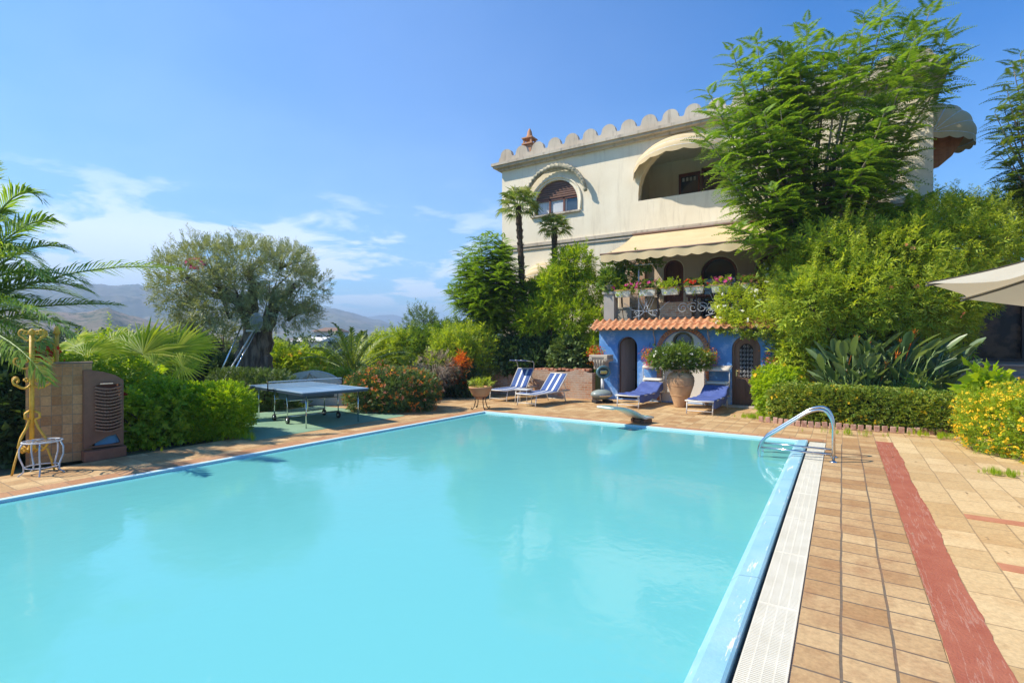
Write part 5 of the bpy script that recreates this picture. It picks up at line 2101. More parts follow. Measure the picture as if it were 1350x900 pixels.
# clipped variegated hedge with tile edging
shrub('variegated_hedge', 'long clipped hedge with yellow tips behind the red brick edging', 1135, 10.9, [(-1.0, .15, .38, .72, .42, .42), (-.3, .05, .38, .72, .4, .40), (.4, -.1, .38, .72, .4, .40), (1.1, -.25, .36, .7, .4, .38)], 6500, sprigT(8, .36, .6, 60, 17), .105, 'yhedge', cat='hedge', seed=100, p=4.2, rz=.12, shell=.05, bumpy=.05, flowers=[('yellow', 60, .03, 4, .03)])
shrub('leafy_bush', 'fresh green bush at the cabin corner beside the glazed door', 1022, 12.35, [(-.05, 0, .5, .42, .4, .58), (.3, .1, .62, .45, .4, .55), (.05, .3, .8, .4, .35, .4)], 2300, spb, .12, 'hedge', seed=101, rz=RZ, flowers=[('yellow', 10, .05, 4, .03)])
shrub('yellow_flower_bush', 'rounded bush covered in yellow flowers at the right edge of the deck', 1385, 7.7, [(-.15, 0, .5, .6, .6, .58), (.5, .2, .55, .7, .7, .66), (.2, .8, .5, .8, .6, .6), (1.2, .3, .6, .8, .7, .7), (-.3, .5, .45, .45, .5, .5)], 4300, spr, .105, 'lime', seed=102, rz=RZ, p=2.3, bumpy=.12, flowers=[('yellow', 900, .018, 7, .016)])
shrub('lime_plant', 'upright lime leaved plant behind the yellow flower bush', 1302, 9.6, [(0, 0, .75, .22, .2, .5)], 150, sprigT(7, .6, .6, 55, 18), .22, 'hedge', cat='plant', seed=103, rz=RZ)

# bird of paradise clump
b0 = W(1168, 11.75)
T_ = thing('bird_of_paradise', 'dense clump of grey green paddle leaves with orange bird flowers', 'plant', b0, RZ)
q = random.Random(6)
st, lv, flw = MB(), MB(), MB()
for k in range(235):
    bx, by = q.uniform(-1.15, 1.1), q.uniform(-.45, .45)
    a = q.uniform(0, 2 * pi)
    spr_ = q.uniform(.1, .48)
    hx, hy = bx + math.cos(a) * spr_ + bx * .2, by + math.sin(a) * spr_ - .1
    hz_ = q.uniform(.65, 1.72) - .18 * abs(bx)
    base = Vector((bx, by, 0))
    hub = Vector((hx, hy, hz_))
    st.tube(bez(base, (bx * .6 + hx * .4, by * .6 + hy * .4, hz_ * .7), hub, 5), [.014, .013, .012, .01, .009], 5)
    d = (hub - Vector((bx * .6 + hx * .4, by * .6 + hy * .4, hz_ * .6))).normalized()
    d = (d + Vector((math.cos(a) * .5, math.sin(a) * .5, -.05 + .35 * (abs(bx) > .7)))).normalized()
    Ll, Wl = q.uniform(.45, .66), q.uniform(.14, .2)
    up_ = Vector((q.uniform(-.5, .5), q.uniform(-.5, .5), 1))
    sd_ = d.cross(up_).normalized()
    un = sd_.cross(d)
    m_ = []
    for s in (0, .2, .45, .75, 1):
        w_ = Wl / 2 * (math.sin(pi * (s * .86 + .1)) ** .8)
        c = hub + d * Ll * s - Vector((0, 0, 1)) * .12 * s * s * Ll
        m_.append((c + sd_ * w_ + un * w_ * .45, c, c - sd_ * w_ + un * w_ * .45))
    vs = [p for tri in m_ for p in tri]
    fs = []
    for i in range(4):
        for j in range(2):
            fs.append((i * 3 + j, i * 3 + j + 1, i * 3 + j + 4, i * 3 + j + 3))
    lv.add(vs, fs, True)
st.build('stalks', M['green_stem'], T_)
lv.build('leaves', L['strel'], T_)
for (px, py) in ((1143, 456), (1168, 482), (1187, 452), (1203, 447), (1128, 449), (1205, 441), (1182, 470)):
    p = W(px, 11.3, ZT(py, 11.3)) - b0
    p = Matrix.Rotation(-RZ, 3, 'Z') @ p
    flw.tube([p + Vector((0, .3, -.7)), p + Vector((0, .05, -.1)), p], [.008, .008, .01], 5)
    for k in range(5):
        a = rad(20 + 28 * k)
        flw.add([p, p + Vector((math.cos(a) * .06, -.012, math.sin(a) * .06)), p + Vector((math.cos(a) * .15, 0, math.sin(a) * .15)), p + Vector((math.cos(a) * .06, .012, math.sin(a) * .07))], [(0, 1, 2, 3)])
flw.build('flowers', FLW['orange'], T_)

# grass tufts by the deck
gT = []
for k in range(9):
    a = k * .7
    gT.append(inst(leafT(.06, 0, .35), np.array([[math.cos(a) * .06, math.sin(a) * .06, 0]]), np.array([[math.cos(a) * .4, math.sin(a) * .4, 1.0]]), np.array([[math.cos(a), math.sin(a), 0.2]]), 1))
gT = join(gT)
r = np.random.default_rng(5)
P = []
for (px, py, n, sp_) in ((1330, 628, 24, .15), (1000, 552, 60, .28), (185, 588, 60, .3), (1120, 573, 30, .3), (320, 578, 40, .25), (1230, 577, 30, .3)):
    g = G(px, py)
    P.append(np.array(g) + np.concatenate([r.normal(0, sp_, (n, 2)) * [1, .35], np.zeros((n, 1))], 1))
P = np.concatenate(P)
P[:, 2] = 0.0
V, Fq = inst(gT, P, np.tile([0, 0, 1.0], (len(P), 1)) if False else norm(r.normal(0, .15, P.shape) + [0, 0, 0]) * 0 + [1, 0, 0], np.tile([0, 0, 1.0], (len(P), 1)), r.uniform(.06, .15, len(P)))
tag(np_obj('grass', V, Fq, L['hedge']), kind='stuff')

# distant trees down the valley, one mass
r = np.random.default_rng(77)
lob = []
for k in range(230):
    t = r.uniform(32, 150)
    px = r.uniform(-250, 700)
    c = W(px, t)
    rr = r.uniform(1.2, 2.6) * (1 + t / 120)
    rad_ = math.hypot(c.x, c.y)
    zg = -.06 - (16 * (1 - math.exp(-((max(rad_, 32) - 32) / 110) ** 1.2)))
    zt = min(1.8 + t * r.uniform(-.012, .022), zg + rr * 2.4)
    lob.append((c.x, c.y, zt - rr, rr * 1.15, rr * 1.15, rr))
P, Nn = sample_lobes(lob, 30000, .15, .15, -30, 2.0, 5)
sc_ = .028 * np.linalg.norm(P[:, :2], axis=1) ** .8 * r.uniform(.6, 1.3, len(P))
V, Fq = inst(sprigT(7, .5, .6, 60, 3), P, norm(Nn + r.normal(0, .5, P.shape)), norm(Nn + [0, 0, 1.0]), sc_)
tag(np_obj('far_wood', V, Fq, L['wood']), kind='stuff')
r = np.random.default_rng(78)
P = []
for k in range(26000):
    pass
# low ground cover under the garden
n = 15000
px = r.uniform(-100, 640, n)
t = r.uniform(9.5, 32, n)
R_ = (px - 675) / F * t
X = -SN * t + CS * R_
Y = CS * t + SN * R_
ok = ~((X > -12.6) & (Y < 9.4) & (Y > 5.0)) & ~((X > -9.6) & (Y < 16)) & ~((X > -15.3) & (Y > 9.0) & (Y < 19.2)) & (X < -9.9)
P = np.stack([X, Y, np.full(n, -.03)], -1)[ok]
V, Fq = inst(sprigT(8, .4, .5, 60, 44), P, norm(r.normal(0, .8, P.shape) + [0, 0, 1]), norm(r.normal(0, 1, P.shape)), r.uniform(.15, .4, len(P)))
tag(np_obj('ground_cover', V, Fq, L['shrub']), kind='stuff')

# ------------------------------------------------------------------ things on the deck
# table tennis table
a0 = W(398.5, 10.35)
a1 = W(480.5, 11.4)
ang = math.atan2((a1 - a0).y, (a1 - a0).x)
wdir = (a1 - a0).normalized()
ldir = Vector((-wdir.y, wdir.x, 0))
ctr = a0 + wdir * .7625 + ldir * 1.37
tt_ = thing('table_tennis_table', 'blue table tennis table with net on the green court', 'table', ctr, ang)
# local: x across the width, y along the length (y=-1.37 is the pool end)
tb_ = mat('blue_table_paint', (.17, .29, .42), (.20, .33, .47), 2, .32)
for s in (-1, 1):
    o = MB()
    o.box((0, s * .69, .75), (1.525, 1.366, .02))
    h = o.build('table_half', tb_, tt_)
    o = MB()
    for x in (-.7525, 0, .7525):
        o.box((x, s * .69, .7612), (.02 if x else .004, 1.366, .0012))
    o.box((0, s * 1.363, .7614), (1.525, .02, .0012))
    o.build('lines', M['white'], h)
    o = MB()
    for x in (-.74, .74):
        o.box((x, s * .69, .715), (.025, 1.34, .05))
    for y in (.03, 1.35):
        o.box((0, s * y, .715), (1.48, .025, .05))
    o.build('rim', mat('dark_blue_steel', (.04, .06, .09), None, 3, .4), h)
    for x in (-.6, .6):
        o = MB()
        o.tube([(x, s * 1.2, .71), (x, s * 1.2, 0)], .014, 8)
        o.build('leg', M['steel'], tt_)
        o = MB()
        o.tube([(x, s * .3, .71), (x, s * .34, .07)], .014, 8)
        o.build('leg', M['steel'], tt_)
    o = MB()
    o.tube([(-.6, s * .34, .16), (.6, s * .34, .16)], .011, 6)
    o.tube([(-.6, s * .3, .5), (.6, s * .3, .5)], .011, 6)
    o.build('crossbar', M['steel'], tt_)
    for x in (-.6, .6):
        o = MB()
        o.tube([(x - .018, s * .34, .075), (x + .018, s * .34, .075)], .075, 18)
        wh = o.build('wheel', mat('black_rubber', (.02, .02, .02), None, 3, .7), tt_)
        o = MB()
        o.tube([(x - .022, s * .34, .075), (x + .022, s * .34, .075)], .035, 14)
        o.build('hub', M['steel'], wh)
o = MB()
for k in range(88):
    o.box((-.87 + k * .02, 0, .84), (.003, .003, .14))
for k in range(8):
    o.box((0, 0, .775 + k * .018), (1.75, .003, .003))
net_ = o.build('net', mat('grey_net', (.35, .36, .36), (.25, .26, .26), 30, .9), tt_)
o = MB()
o.box((0, 0, .915), (1.76, .012, .02))
o.build('tape', M['white'], net_)
for s in (-1, 1):
    o = MB()
    o.tube([(s * .885, 0, .72), (s * .885, 0, .93)], .012, 8)
    o.box((s * .82, 0, .735), (.16, .05, .03))
    o.build('net_post', M['iron'], tt_)
o = MB()
o.box((0, 0, .58), (1.1, .5, .16))
o.build('hinge_box', mat('blue_steel_box', (.10, .16, .22), None, 3, .5), tt_, bevel=.02)

# grey arched stone
p = W(411, 14.6)
ar = thing('arched_stone', 'grey arched stone panel with a carved crest behind the table tennis table', 'stone bench', p, TH - .1)
o = MB()
oc = [(-.95, 0), (.95, 0), (.95, .42)] + [(.95 * math.cos(pi * k / 18), .42 + .55 * math.sin(pi * k / 18)) for k in range(1, 18)] + [(-.95, .42)]
o.plate(oc, [], lambda x, z, d: (x, d, z), -.08, .08)
o.build('slab', M['pale_stone'], ar, bevel=.012)
o = MB()
for r_, z0_ in ((.24, .36), (.16, .42)):
    o.tube([(r_ * math.cos(a) * (.8 + .2 * math.sin(3 * a)), -.085, z0_ + .28 + r_ * math.sin(a)) for a in (2 * pi * k / 20 for k in range(20))], .022, 6, closed=True)
o.tube([(-.3, -.085, .45), (0, -.1, .92), (.3, -.085, .45)], .03, 6)
o.build('crest', M['stone'], ar)

# far houses
p = W(403, 55)
hs_ = thing('far_house', 'far white house wall between the olive tree and the young palm', 'house', (p.x, p.y, -4), TH)
o = MB()
o.box((0, 3, 2.9), (2.9, 6, 5.8))
o.build('wall', M['white_plaster'], hs_)
o = MB()
o.box((.35, -.02, 5.2), (.25, .06, .7))
o.build('window', M['dark'], hs_)
o = MB()
o.add([(-1.6, -.3, 5.82), (1.6, -.3, 5.82), (1.6, 6.3, 5.82), (-1.6, 6.3, 5.82), (-1.6, 3, 6.3), (1.6, 3, 6.3)], [(0, 1, 5, 4), (4, 5, 2, 3), (0, 4, 3), (1, 2, 5), (3, 2, 1, 0)])
o.build('roof', M['white_plaster'], hs_)
p = W(428, 75)
hs_ = thing('far_house', 'far pale house with a brown roof above the white house', 'house', (p.x, p.y, -5), TH)
o = MB()
o.box((0, 3, 4.3), (3.2, 6, 8.0))
o.build('wall', M['white_plaster'], hs_)
o = MB()
o.add([(-1.9, -.5, 8.3), (1.9, -.5, 8.3), (1.9, 6.5, 8.3), (-1.9, 6.5, 8.3), (-1.0, 3, 8.9), (1.0, 3, 8.9)], [(0, 1, 5, 4), (4, 5, 2, 3), (0, 4, 3), (1, 2, 5), (3, 2, 1, 0)])
o.build('roof', mat('brown_roof', (.25, .15, .10), None, 3, .9), hs_)
o = MB()
for x in (-.9, .6):
    o.box((x, -.02, 7.3), (.5, .06, .8))
    o.build('window', M['dark'], hs_) if x > 0 else None
p = W(350, 62)
hs_ = thing('far_house', 'far house with an orange tiled roof just right of the olive trunk', 'house', (p.x, p.y, -4), TH)
o = MB()
o.box((0, 3, 2.3), (2.4, 6, 4.4))
o.build('wall', M['pink_plaster'], hs_)
o = MB()
o.add([(-1.6, -.5, 4.5), (1.6, -.5, 4.5), (1.6, 6.5, 4.5), (-1.6, 6.5, 4.5), (-.6, 3, 5.3), (.6, 3, 5.3)], [(0, 1, 5, 4), (4, 5, 2, 3), (0, 4, 3), (1, 2, 5), (3, 2, 1, 0)])
o.build('roof', M['tile'], hs_)

# pool cleaning poles leaning on the olive
for i, (pa, pb_, lab) in enumerate((((271, 506, 14.2), (322, 422, 14.9), 'thin steel pole leaning steeply on the olive trunk, leftmost of three'), ((274, 508, 14.0), (334, 436, 14.9), 'long white pole with a brush head leaning on the olive trunk'), ((284, 507, 13.9), (338, 434, 14.8), 'pool pole with a leaf net leaning on the olive trunk'))):
    A_ = W(pa[0], pa[2], 0.02)
    B_ = W(pb_[0], pb_[2], ZT(pb_[1], pb_[2]))
    th_ = thing('pool_pole', lab, 'pool pole', A_, 0, 'poles leaning on the olive tree')
    o = MB()
    o.tube([(0, 0, 0), B_ - A_], .022, 8)
    o.build('pole', M['steel'] if i != 1 else M['white'], th_)
    if i == 1:
        o = MB()
        e_ = B_ - A_
        o.bar(e_ - RT * .2, e_ + RT * .2, .06, .05)
        o.build('brush', M['white'], th_)
    if i == 2:
        o = MB()
        e_ = B_ - A_
        o.tube([e_ + RT * .18 * math.cos(a) + Vector((0, 0, .22 + .25 * math.sin(a))) for a in (2 * pi * k / 18 for k in range(18))], .012, 6, closed=True)
        nn_ = o.build('net_hoop', M['whiteiron'], th_)
        o = MB()
        o.add([e_ + RT * .17 * math.cos(a) + Vector((.02, 0, .22 + .24 * math.sin(a))) for a in (2 * pi * k / 18 for k in range(18))], [tuple(range(18))])
        o.build('mesh_net', mat('grey_mesh', (.4, .42, .45), None, 3, .8), nn_)

# brick pillar, brown slatted cabinet
pC0 = W(79, 7.6)
prp = Vector((pC0.y, -pC0.x, 0)).normalized()
pA, pB = pC0 - prp * .37, pC0 + prp * .37
d = (pB - pA).normalized()
an = math.atan2(d.y, d.x)
pl = thing('tiled_pillar', 'terracotta tiled wall pillar left of the dark brown slatted cabinet', 'pillar', (pA + pB) / 2, an)
o = MB()
wd = (pB - pA).length
o.box((0, .14, .73), (wd, .28, 1.46))
o.build('shaft', M['pillar_tile'], pl)
o = MB()
o.box((0, .14, 1.475), (wd + .02, .30, .028))
o.build('cap', mat('pillar_mortar_cap', (.30, .20, .13), (.2, .13, .09), 8, .9), pl)
pC, pD = W(110, 7.74), W(163, 8.12)
d = (pD - pC).normalized()
an = math.atan2(d.y, d.x)
Lc = (pD - pC).length
kc = thing('slatted_cabinet', 'dark brown cabinet with a column of curved slats beside the tiled pillar', 'cabinet', pC, an)
brn = mat('dark_brown_resin', (.27, .115, .06), (.20, .085, .045), 6, .5)
o = MB()
oc = [(0, .17), (Lc, .17), (Lc, 1.19), (Lc * .8, 1.27), (Lc * .5, 1.33), (Lc * .2, 1.36), (0, 1.365)]
ho = [(.15, .42), (Lc - .05, .42), (Lc - .05, 1.13), (.15, 1.13)]
ho2 = [(.06, .20), (.3, .33), (.55, .375), (.8 * Lc, .36), (Lc - .04, .22), (Lc - .04, .20)]
o.plate(oc, [ho, ho2], lambda x, z, dd: (x, dd, z), 0, .05)
o.box((.03, .12, .76), (.06, .14, 1.18))
o.box((Lc - .03, .12, .68), (.06, .14, 1.0))
o.box((Lc / 2, .2, .68), (Lc, .03, 1.0))
o.build('frame', brn, kc)
for k in range(14):
    z = .45 + k * .05
    o = MB()
    pts = [(.14 + (Lc - .18) * s, -.01 - .05 * math.sin(pi * s), z - .035 * math.sin(pi * s)) for s in (i / 10 for i in range(11))]
    for i in range(10):
        o.bar(pts[i], pts[i + 1], .05, .024)
    o.build('slat', mat('brown_slat_resin', (.34, .16, .09), (.26, .12, .07), 6, .45), kc)
o = MB()
o.box((.12 + Lc * .35, .08, .27), (Lc * .62, .06, .15), Matrix.Rotation(rad(-6), 3, 'Y'))
o.build('blue_sheet', mat('blue_plastic', (.10, .27, .42), None, 4, .5), kc)
o = MB()
o.box((Lc * .55, -.03, 1.15), (.16, .02, .016))
o.build('handle', M['steel'], kc)
# tiled kerb under it
kb = thing('tiled_kerb', 'low terracotta tiled kerb under the brown slatted cabinet', 'kerb', pC, an)
o = MB()
kp = [(-.02, -.16)] + [(Lc * .15 + Lc * .9 * s, -.16 + .10 * s * s) for s in (.2, .4, .6, .8, 1)] + [(Lc + .06, .6), (-.02, .6)]
o.plate(kp, [], lambda x, y, dd: (x, y, dd), .15, .0)
o.build('kerb', mat('reddish_tile', (.38, .15, .08), (.28, .11, .06), 6, .6, bs=.2), kb)

# yellow iron stand
ps = W(42, 7.15)
ys_ = thing('iron_plant_stand', 'tall yellow wrought iron stand with scrolled arms before the tiled pillar', 'plant stand', ps, TH)
o = MB()
o.tube([(0, 0, .34), (0, 0, 1.9)], .028, 10)
o.lathe([(0, 1.88), (.035, 1.9), (.04, 1.94), (.02, 1.97), (0, 1.98)], 12)
o.lathe([(0, .26), (.03, .28), (.045, .33), (.03, .38), (.02, .4)], 12)
o.build('pole', M['yellowiron'], ys_)


def scroll_arm(ang_, z, Lr, r_, up_=1):
    o = MB()
    ca, sa_ = math.cos(ang_), math.sin(ang_)
    pts = [(0.02, z)]
    for s in (.25, .5, .75, 1):
        pts.append((Lr * s, z - .05 * up_ * math.sin(pi * s)))
    for k in range(1, 13):
        a = -pi / 2 + k * .5
        rr_ = r_ * (1 - k / 17)
        pts.append((Lr + rr_ * math.cos(a), z + up_ * (r_ + rr_ * math.sin(a))))
    o.tube([(x * ca, x * sa_, zz) for x, zz in pts], .013, 6)
    sp2_ = [(.03 + .045 + .04 * (1 - k / 14) * math.cos(k * .55), z + .055 * up_ + .04 * (1 - k / 14) * math.sin(k * .55)) for k in range(12)]
    o.tube([(x * ca, x * sa_, zz) for x, zz in sp2_], .011, 5)
    o.build('arm', M['yellowiron'], ys_)


for z, Lr in ((1.86, .13), (1.47, .2), (1.2, .22)):
    for k in range(3 if z > 1.4 else 4):
        scroll_arm((0, pi, pi * .4, pi * 1.5)[k], z, Lr, .062)
for k in range(3):
    a = (0.1, pi - .1, 1.5 * pi)[k]
    ca, sa_ = math.cos(a), math.sin(a)
    o = MB()
    prof_ = [(.04, .83), (.10, .80), (.10, .74), (.05, .72), (.04, .70), (.08, .60), (.17, .46), (.20, .36), (.14, .28), (.05, .30), (.03, .36), (.06, .42)]
    o.tube([(x * ca, x * sa_, zz) for x, zz in prof_], .016, 6)
    o.tube([(x * ca, x * sa_, zz) for x, zz in [(.04, .26), (.12, .34), (.2, .3), (.25, .15), (.29, .0)]], .013, 6)
    o.build('leg', M['yellowiron'], ys_)

# second stand behind with a red flower pot
ps = W(75, 8.15)
ys2 = thing('flower_post', 'yellow painted iron post carrying a hanging red flower pot behind the tiled pillar', 'post', ps, TH)
o = MB()
o.tube([(0, 0, 0), (0, 0, 1.95)], .028, 10)
o.lathe([(0, 1.9), (.05, 1.93), (.03, 1.98), (.04, 2.0), (0, 2.06)], 12)
o.tube([(0, 0, 1.72), (-.06, -.03, 1.78), (-.13, -.06, 1.76)], .008, 6)
o.build('pole', M['yellowiron'], ys2)
hp = thing('hanging_flowers', 'bright red flowers hanging from the post above the tiled pillar', 'hanging flowers', ps + Vector((-.1, -.16, 1.52)), TH)
o = MB()
o.lathe([(0, 0), (.05, .0), (.07, .1), (.06, .1), (0, .03)], 12)
o.build('pot', M['terra'], hp)
blossoms('flowers', [(0, 0, .06, .09, .08, .13)], 60, .045, FLW['red'], hp, seed=4, zmin=-.1, per=2)

# white iron stool
ps = W(56, 7.0)
wt = thing('iron_side_table', 'small white wrought iron plant table with bowed legs before the yellow stand', 'side table', ps, TH)
o = MB()
o.tube([(.21 * math.cos(2 * pi * k / 24), .21 * math.sin(2 * pi * k / 24), .44) for k in range(24)], .010, 6, closed=True)
lr = MB()
lr.tube([(.18 * math.cos(2 * pi * k / 24), .18 * math.sin(2 * pi * k / 24), .10) for k in range(24)], .008, 6, closed=True)
lr.build('lower_ring', M['whiteiron'], wt)
for k in range(5):
    o.tube([(-.2 + .1 * k, -.2 * math.sin(math.acos(max(-1, min(1, (-.2 + .1 * k) / .21)))), .442), (-.2 + .1 * k, .2 * math.sin(math.acos(max(-1, min(1, (-.2 + .1 * k) / .21)))), .442)], .005, 4)
o.build('top_ring', M['whiteiron'], wt)
for k in range(5):
    a = 2 * pi * k / 5 + .3
    o = MB()
    o.tube([(r_ * math.cos(a), r_ * math.sin(a), z) for r_, z in ((.2, .44), (.235, .36), (.235, .26), (.19, .12), (.19, .05), (.25, 0))], .010, 6)
    o.build('leg', M['whiteiron'] if k % 2 else mat('pale_blue_iron', (.50, .62, .70), None, 8, .5), wt)

# clay pot on the far side of the flower bush
p = W(505, 14.6)
cp_ = thing('clay_pot', 'wide terracotta pot showing above the orange flowered bush', 'plant pot', p)
o = MB()
o.lathe([(0, 0), (.2, 0), (.22, .05), (.30, .75), (.34, .93), (.37, .95), (.37, 1.03), (.33, 1.03), (.31, .95), (0, .9)], 24)
o.build('pot', M['terra'], cp_)
foliage('leaves', [(0, 0, 1.1, .25, .22, .12)], 60, spt, .12, L['hedge2'], cp_, seed=3)
blossoms('flowers', [(0, 0, 1.15, .15, .1, .1)], 8, .04, FLW['coral'], cp_, seed=3)

# bowl planter on iron stand
p = W(633.5, 13.65)
bpn = thing('bowl_planter', 'terracotta bowl planter on a black iron tripod at the pool corner', 'planter', p, TH)
o = MB()
o.lathe([(0, .27), (.12, .28), (.20, .36), (.27, .47), (.30, .55), (.315, .56), (.315, .60), (.285, .60), (.26, .52), (0, .5)], 28)
o.build('bowl', M['terra'], bpn)
o = MB()
o.tube([(.17 * math.cos(2 * pi * k / 20), .17 * math.sin(2 * pi * k / 20), .33) for k in range(20)], .012, 6, closed=True)
o.build('ring', M['iron'], bpn)
for k in range(4):
    a = 2 * pi * k / 4 + .5
    o = MB()
    o.tube([(r_ * math.cos(a), r_ * math.sin(a), z) for r_, z in ((.17, .33), (.15, .2), (.19, .06), (.25, .012), (.28, .03), (.26, .06))], .013, 6)
    o.build('leg', M['iron'], bpn)
foliage('leaves', [(-.1, 0, .63, .18, .16, .13), (.1, .02, .65, .18, .16, .14)], 150, spt, .13, L['yshrub'], bpn, seed=12, shell=.2)

# ------------------------------------------------------------------ sun loungers
wf = mat('white_lounger_frame', (.68, .66, .61), (.62, .60, .56), 6, .4)


def stripe_mat(name, blue):
    m, nt, b = new_mat(name)
    tc_ = N(nt, 'ShaderNodeTexCoord')
    s_ = N(nt, 'ShaderNodeSeparateXYZ')
    nt.links.new(tc_.outputs['Object'], s_.inputs[0])
    w_ = mth(nt, 'ADD', mth(nt, 'MULTIPLY', s_.outputs[0], 1.0), .32)
    r_ = N(nt, 'ShaderNodeValToRGB')
    r_.color_ramp.interpolation = 'CONSTANT'
    e = r_.color_ramp.elements
    e[0].position = 0
    e[0].color = (*blue, 1)
    e[1].position = .19
    e[1].color = (.72, .72, .70, 1)
    for ps_, c_ in ((.25, blue), (.385, (.72, .72, .70)), (.45, blue)):
        el = e.new(ps_)
        el.color = (*c_, 1)
    nt.links.new(w_, r_.inputs[0])
    nt.links.new(r_.outputs[0], b.inputs['Base Color'])
    b.inputs['Roughness'].default_value = .85
    return m


strp = stripe_mat('blue_white_stripes', (.045, .095, .27))
bluec = mat('royal_blue_cloth', (.05, .085, .28), (.08, .12, .34), 3, .8, bs=.5, bscale=9, space='world')
creamc = mat('cream_cloth', (.68, .62, .53), (.58, .52, .44), 5, .85)


def lounger(label, foot, head_dir, cloth, canopy, towel, group, back=38):
    """local y runs from the foot (0) to the head (1.9)"""
    an = math.atan2(head_dir[1], head_dir[0]) - pi / 2
    T_ = thing('sun_lounger', label, 'sun lounger', foot, an, group)
    hz_ = .34
    hinge = 1.18
    cb, sb = math.cos(rad(back)), math.sin(rad(back))
    bl = .74
    o = MB()
    for s in (-1, 1):
        o.tube([(s * .32, 0, hz_), (s * .32, 1.82, hz_)], .018, 8)
    o.tube([(-.32, 0, hz_), (.32, 0, hz_)], .018, 8)
    o.tube([(-.32, 1.82, hz_), (.32, 1.82, hz_)], .018, 8)
    o.build('frame', wf, T_)
    for y0_, y1_ in ((.12, .06), (1.5, 1.62)):
        for s in (-1, 1):
            o = MB()
            o.tube([(s * .31, y0_, hz_), (s * .31, y1_, .012)], .015, 8)
            o.build('leg', wf, T_)
        o = MB()
        o.tube([(-.31, y1_ + (y0_ - y1_) * .25, .09), (.31, y1_ + (y0_ - y1_) * .25, .09)], .010, 6)
        o.build('crossbar', wf, T_)
    o = MB()
    ext = bl + (.30 if canopy == 'tall' else 0)
    for s in (-1, 1):
        e_ = (s * .30, hinge + cb * bl, hz_ + sb * bl)
        pts = [(s * .30, hinge, hz_), e_]
        if canopy == 'tall':
            pts.append((s * .31, hinge + cb * bl + .03, hz_ + sb * bl + .10))
        o.tube(pts, .016, 8)
    o.tube([(-.30, hinge + cb * bl, hz_ + sb * bl), (.30, hinge + cb * bl, hz_ + sb * bl)], .016, 8)
    for s in (-1, 1):
        o.tube([(s * .27, hinge + cb * bl * .62, hz_ + sb * bl * .62), (s * .27, 1.74, hz_)], .009, 6)
    o.build('backrest_frame', wf, T_)

    def seat(a, b):
        x = -.29 + .58 * b
        return (x, .02 + (hinge - .02) * a, hz_ + .012 - .03 * math.sin(pi * b) * math.sin(pi * min(1, a * 1.05)) ** .5)

    def backf(a, b):
        x = -.28 + .56 * b
        s_ = .01 + (bl - .02) * a
        return (x, hinge + cb * s_ - .015 * math.sin(pi * b) * sb, hz_ + .012 + sb * s_ - .02 * math.sin(pi * b))
    o = MB()
    o.grid(seat, 10, 10)
    o.build('seat', cloth if not towel else creamc, T_, solid=.008)
    o = MB()
    o.grid(backf, 8, 10)
    o.build('backrest', cloth if not towel else creamc, T_, solid=.008)
    if canopy:
        o = MB()
        if canopy == 'tall':
            cz = hz_ + sb * bl
            cyy = hinge + cb * bl
            for s in (-1, 1):
                o.tube([(s * .31, cyy - .02, cz - .12), (s * .32, cyy - .04, cz + .18), (s * .32, cyy - .06, cz + .37)], .012, 6)
            o.tube([(-.33, cyy - .06, cz + .38), (.33, cyy - .06, cz + .38)], .016, 8)
            o.tube([(-.33, cyy + .27, cz + .46), (.33, cyy + .27, cz + .46)], .012, 8)
            for s in (-1, 1):
                o.tube([(s * .33, cyy - .06, cz + .38), (s * .33, cyy + .27, cz + .46)], .012, 6)
            cf = o.build('canopy_frame', wf, T_)
            o = MB()
            o.grid(lambda a, b: (-.32 + .64 * b, cyy - .08 + .34 * a, cz + .405 + .075 * a - .02 * math.sin(pi * b)), 4, 6)
            o.grid(lambda a, b: (-.32 + .64 * b, cyy - .085, cz + .40 - .075 * a), 1, 6)
            o.build('canopy', creamc, T_, solid=.008)
            o = MB()
            o.grid(lambda a, b: (-.29 + .58 * b, cyy - .035 * cb - (1 - a) * .12 * cb, cz + .03 - (1 - a) * .12 * sb + .015), 3, 6)
            o.build('headrest', creamc, T_, solid=.03)
        else:
            cz = hz_ + sb * bl
            cyy = hinge + cb * bl
            for s in (-1, 1):
                o.tube([(s * .30, cyy, cz), (s * .32, cyy - .02, cz + .18), (s * .32, cyy - .12, cz + .24)], .012, 6)
                o.tube([(s * .32, cyy - .02, cz + .22), (s * .32, cyy - .46, cz + .27)], .010, 6)
            cf = o.build('canopy_frame', wf, T_)
            o = MB()
            o.grid(lambda a, b: (-.32 + .64 * b, cyy - .02 - .44 * a, cz + .235 + .05 * a - .012 * math.sin(pi * a)), 6, 4)
            o.build('canopy', cloth, T_, solid=.012)
    if towel:
        tw = MB()
        q_r = random.Random(int(foot[0] * 100))

        def tf(a, b):
            # a along the body from the foot, b across, hanging over the right side
            s_ = a * (hinge + bl - .16)
            if s_ < hinge:
                y, z = .10 + s_ * .92, hz_ + .03
            else:
                k = s_ - hinge
                y, z = hinge + cb * k, hz_ + .03 + sb * k
            x = -.30 + b * .82
            wv = .008 * math.sin(a * 23 + b * 9) + .006 * math.sin(a * 11 - b * 17)
            if x > .32:
                z -= (x - .32) * 1.0 * (1 + .12 * math.sin(a * 9)) 
                x = .335 + .012 * math.sin(a * 19)
            return (x, y, z + wv - .015 * math.sin(pi * min(b * 1.2, 1)))
        tw.grid(tf, 40, 30)
        o_ = tw.build('towel', bluec, T_, solid=.012)
    return T_


def wdirv(x, y):
    v = Vector((x, y, 0))
    return v.normalized()


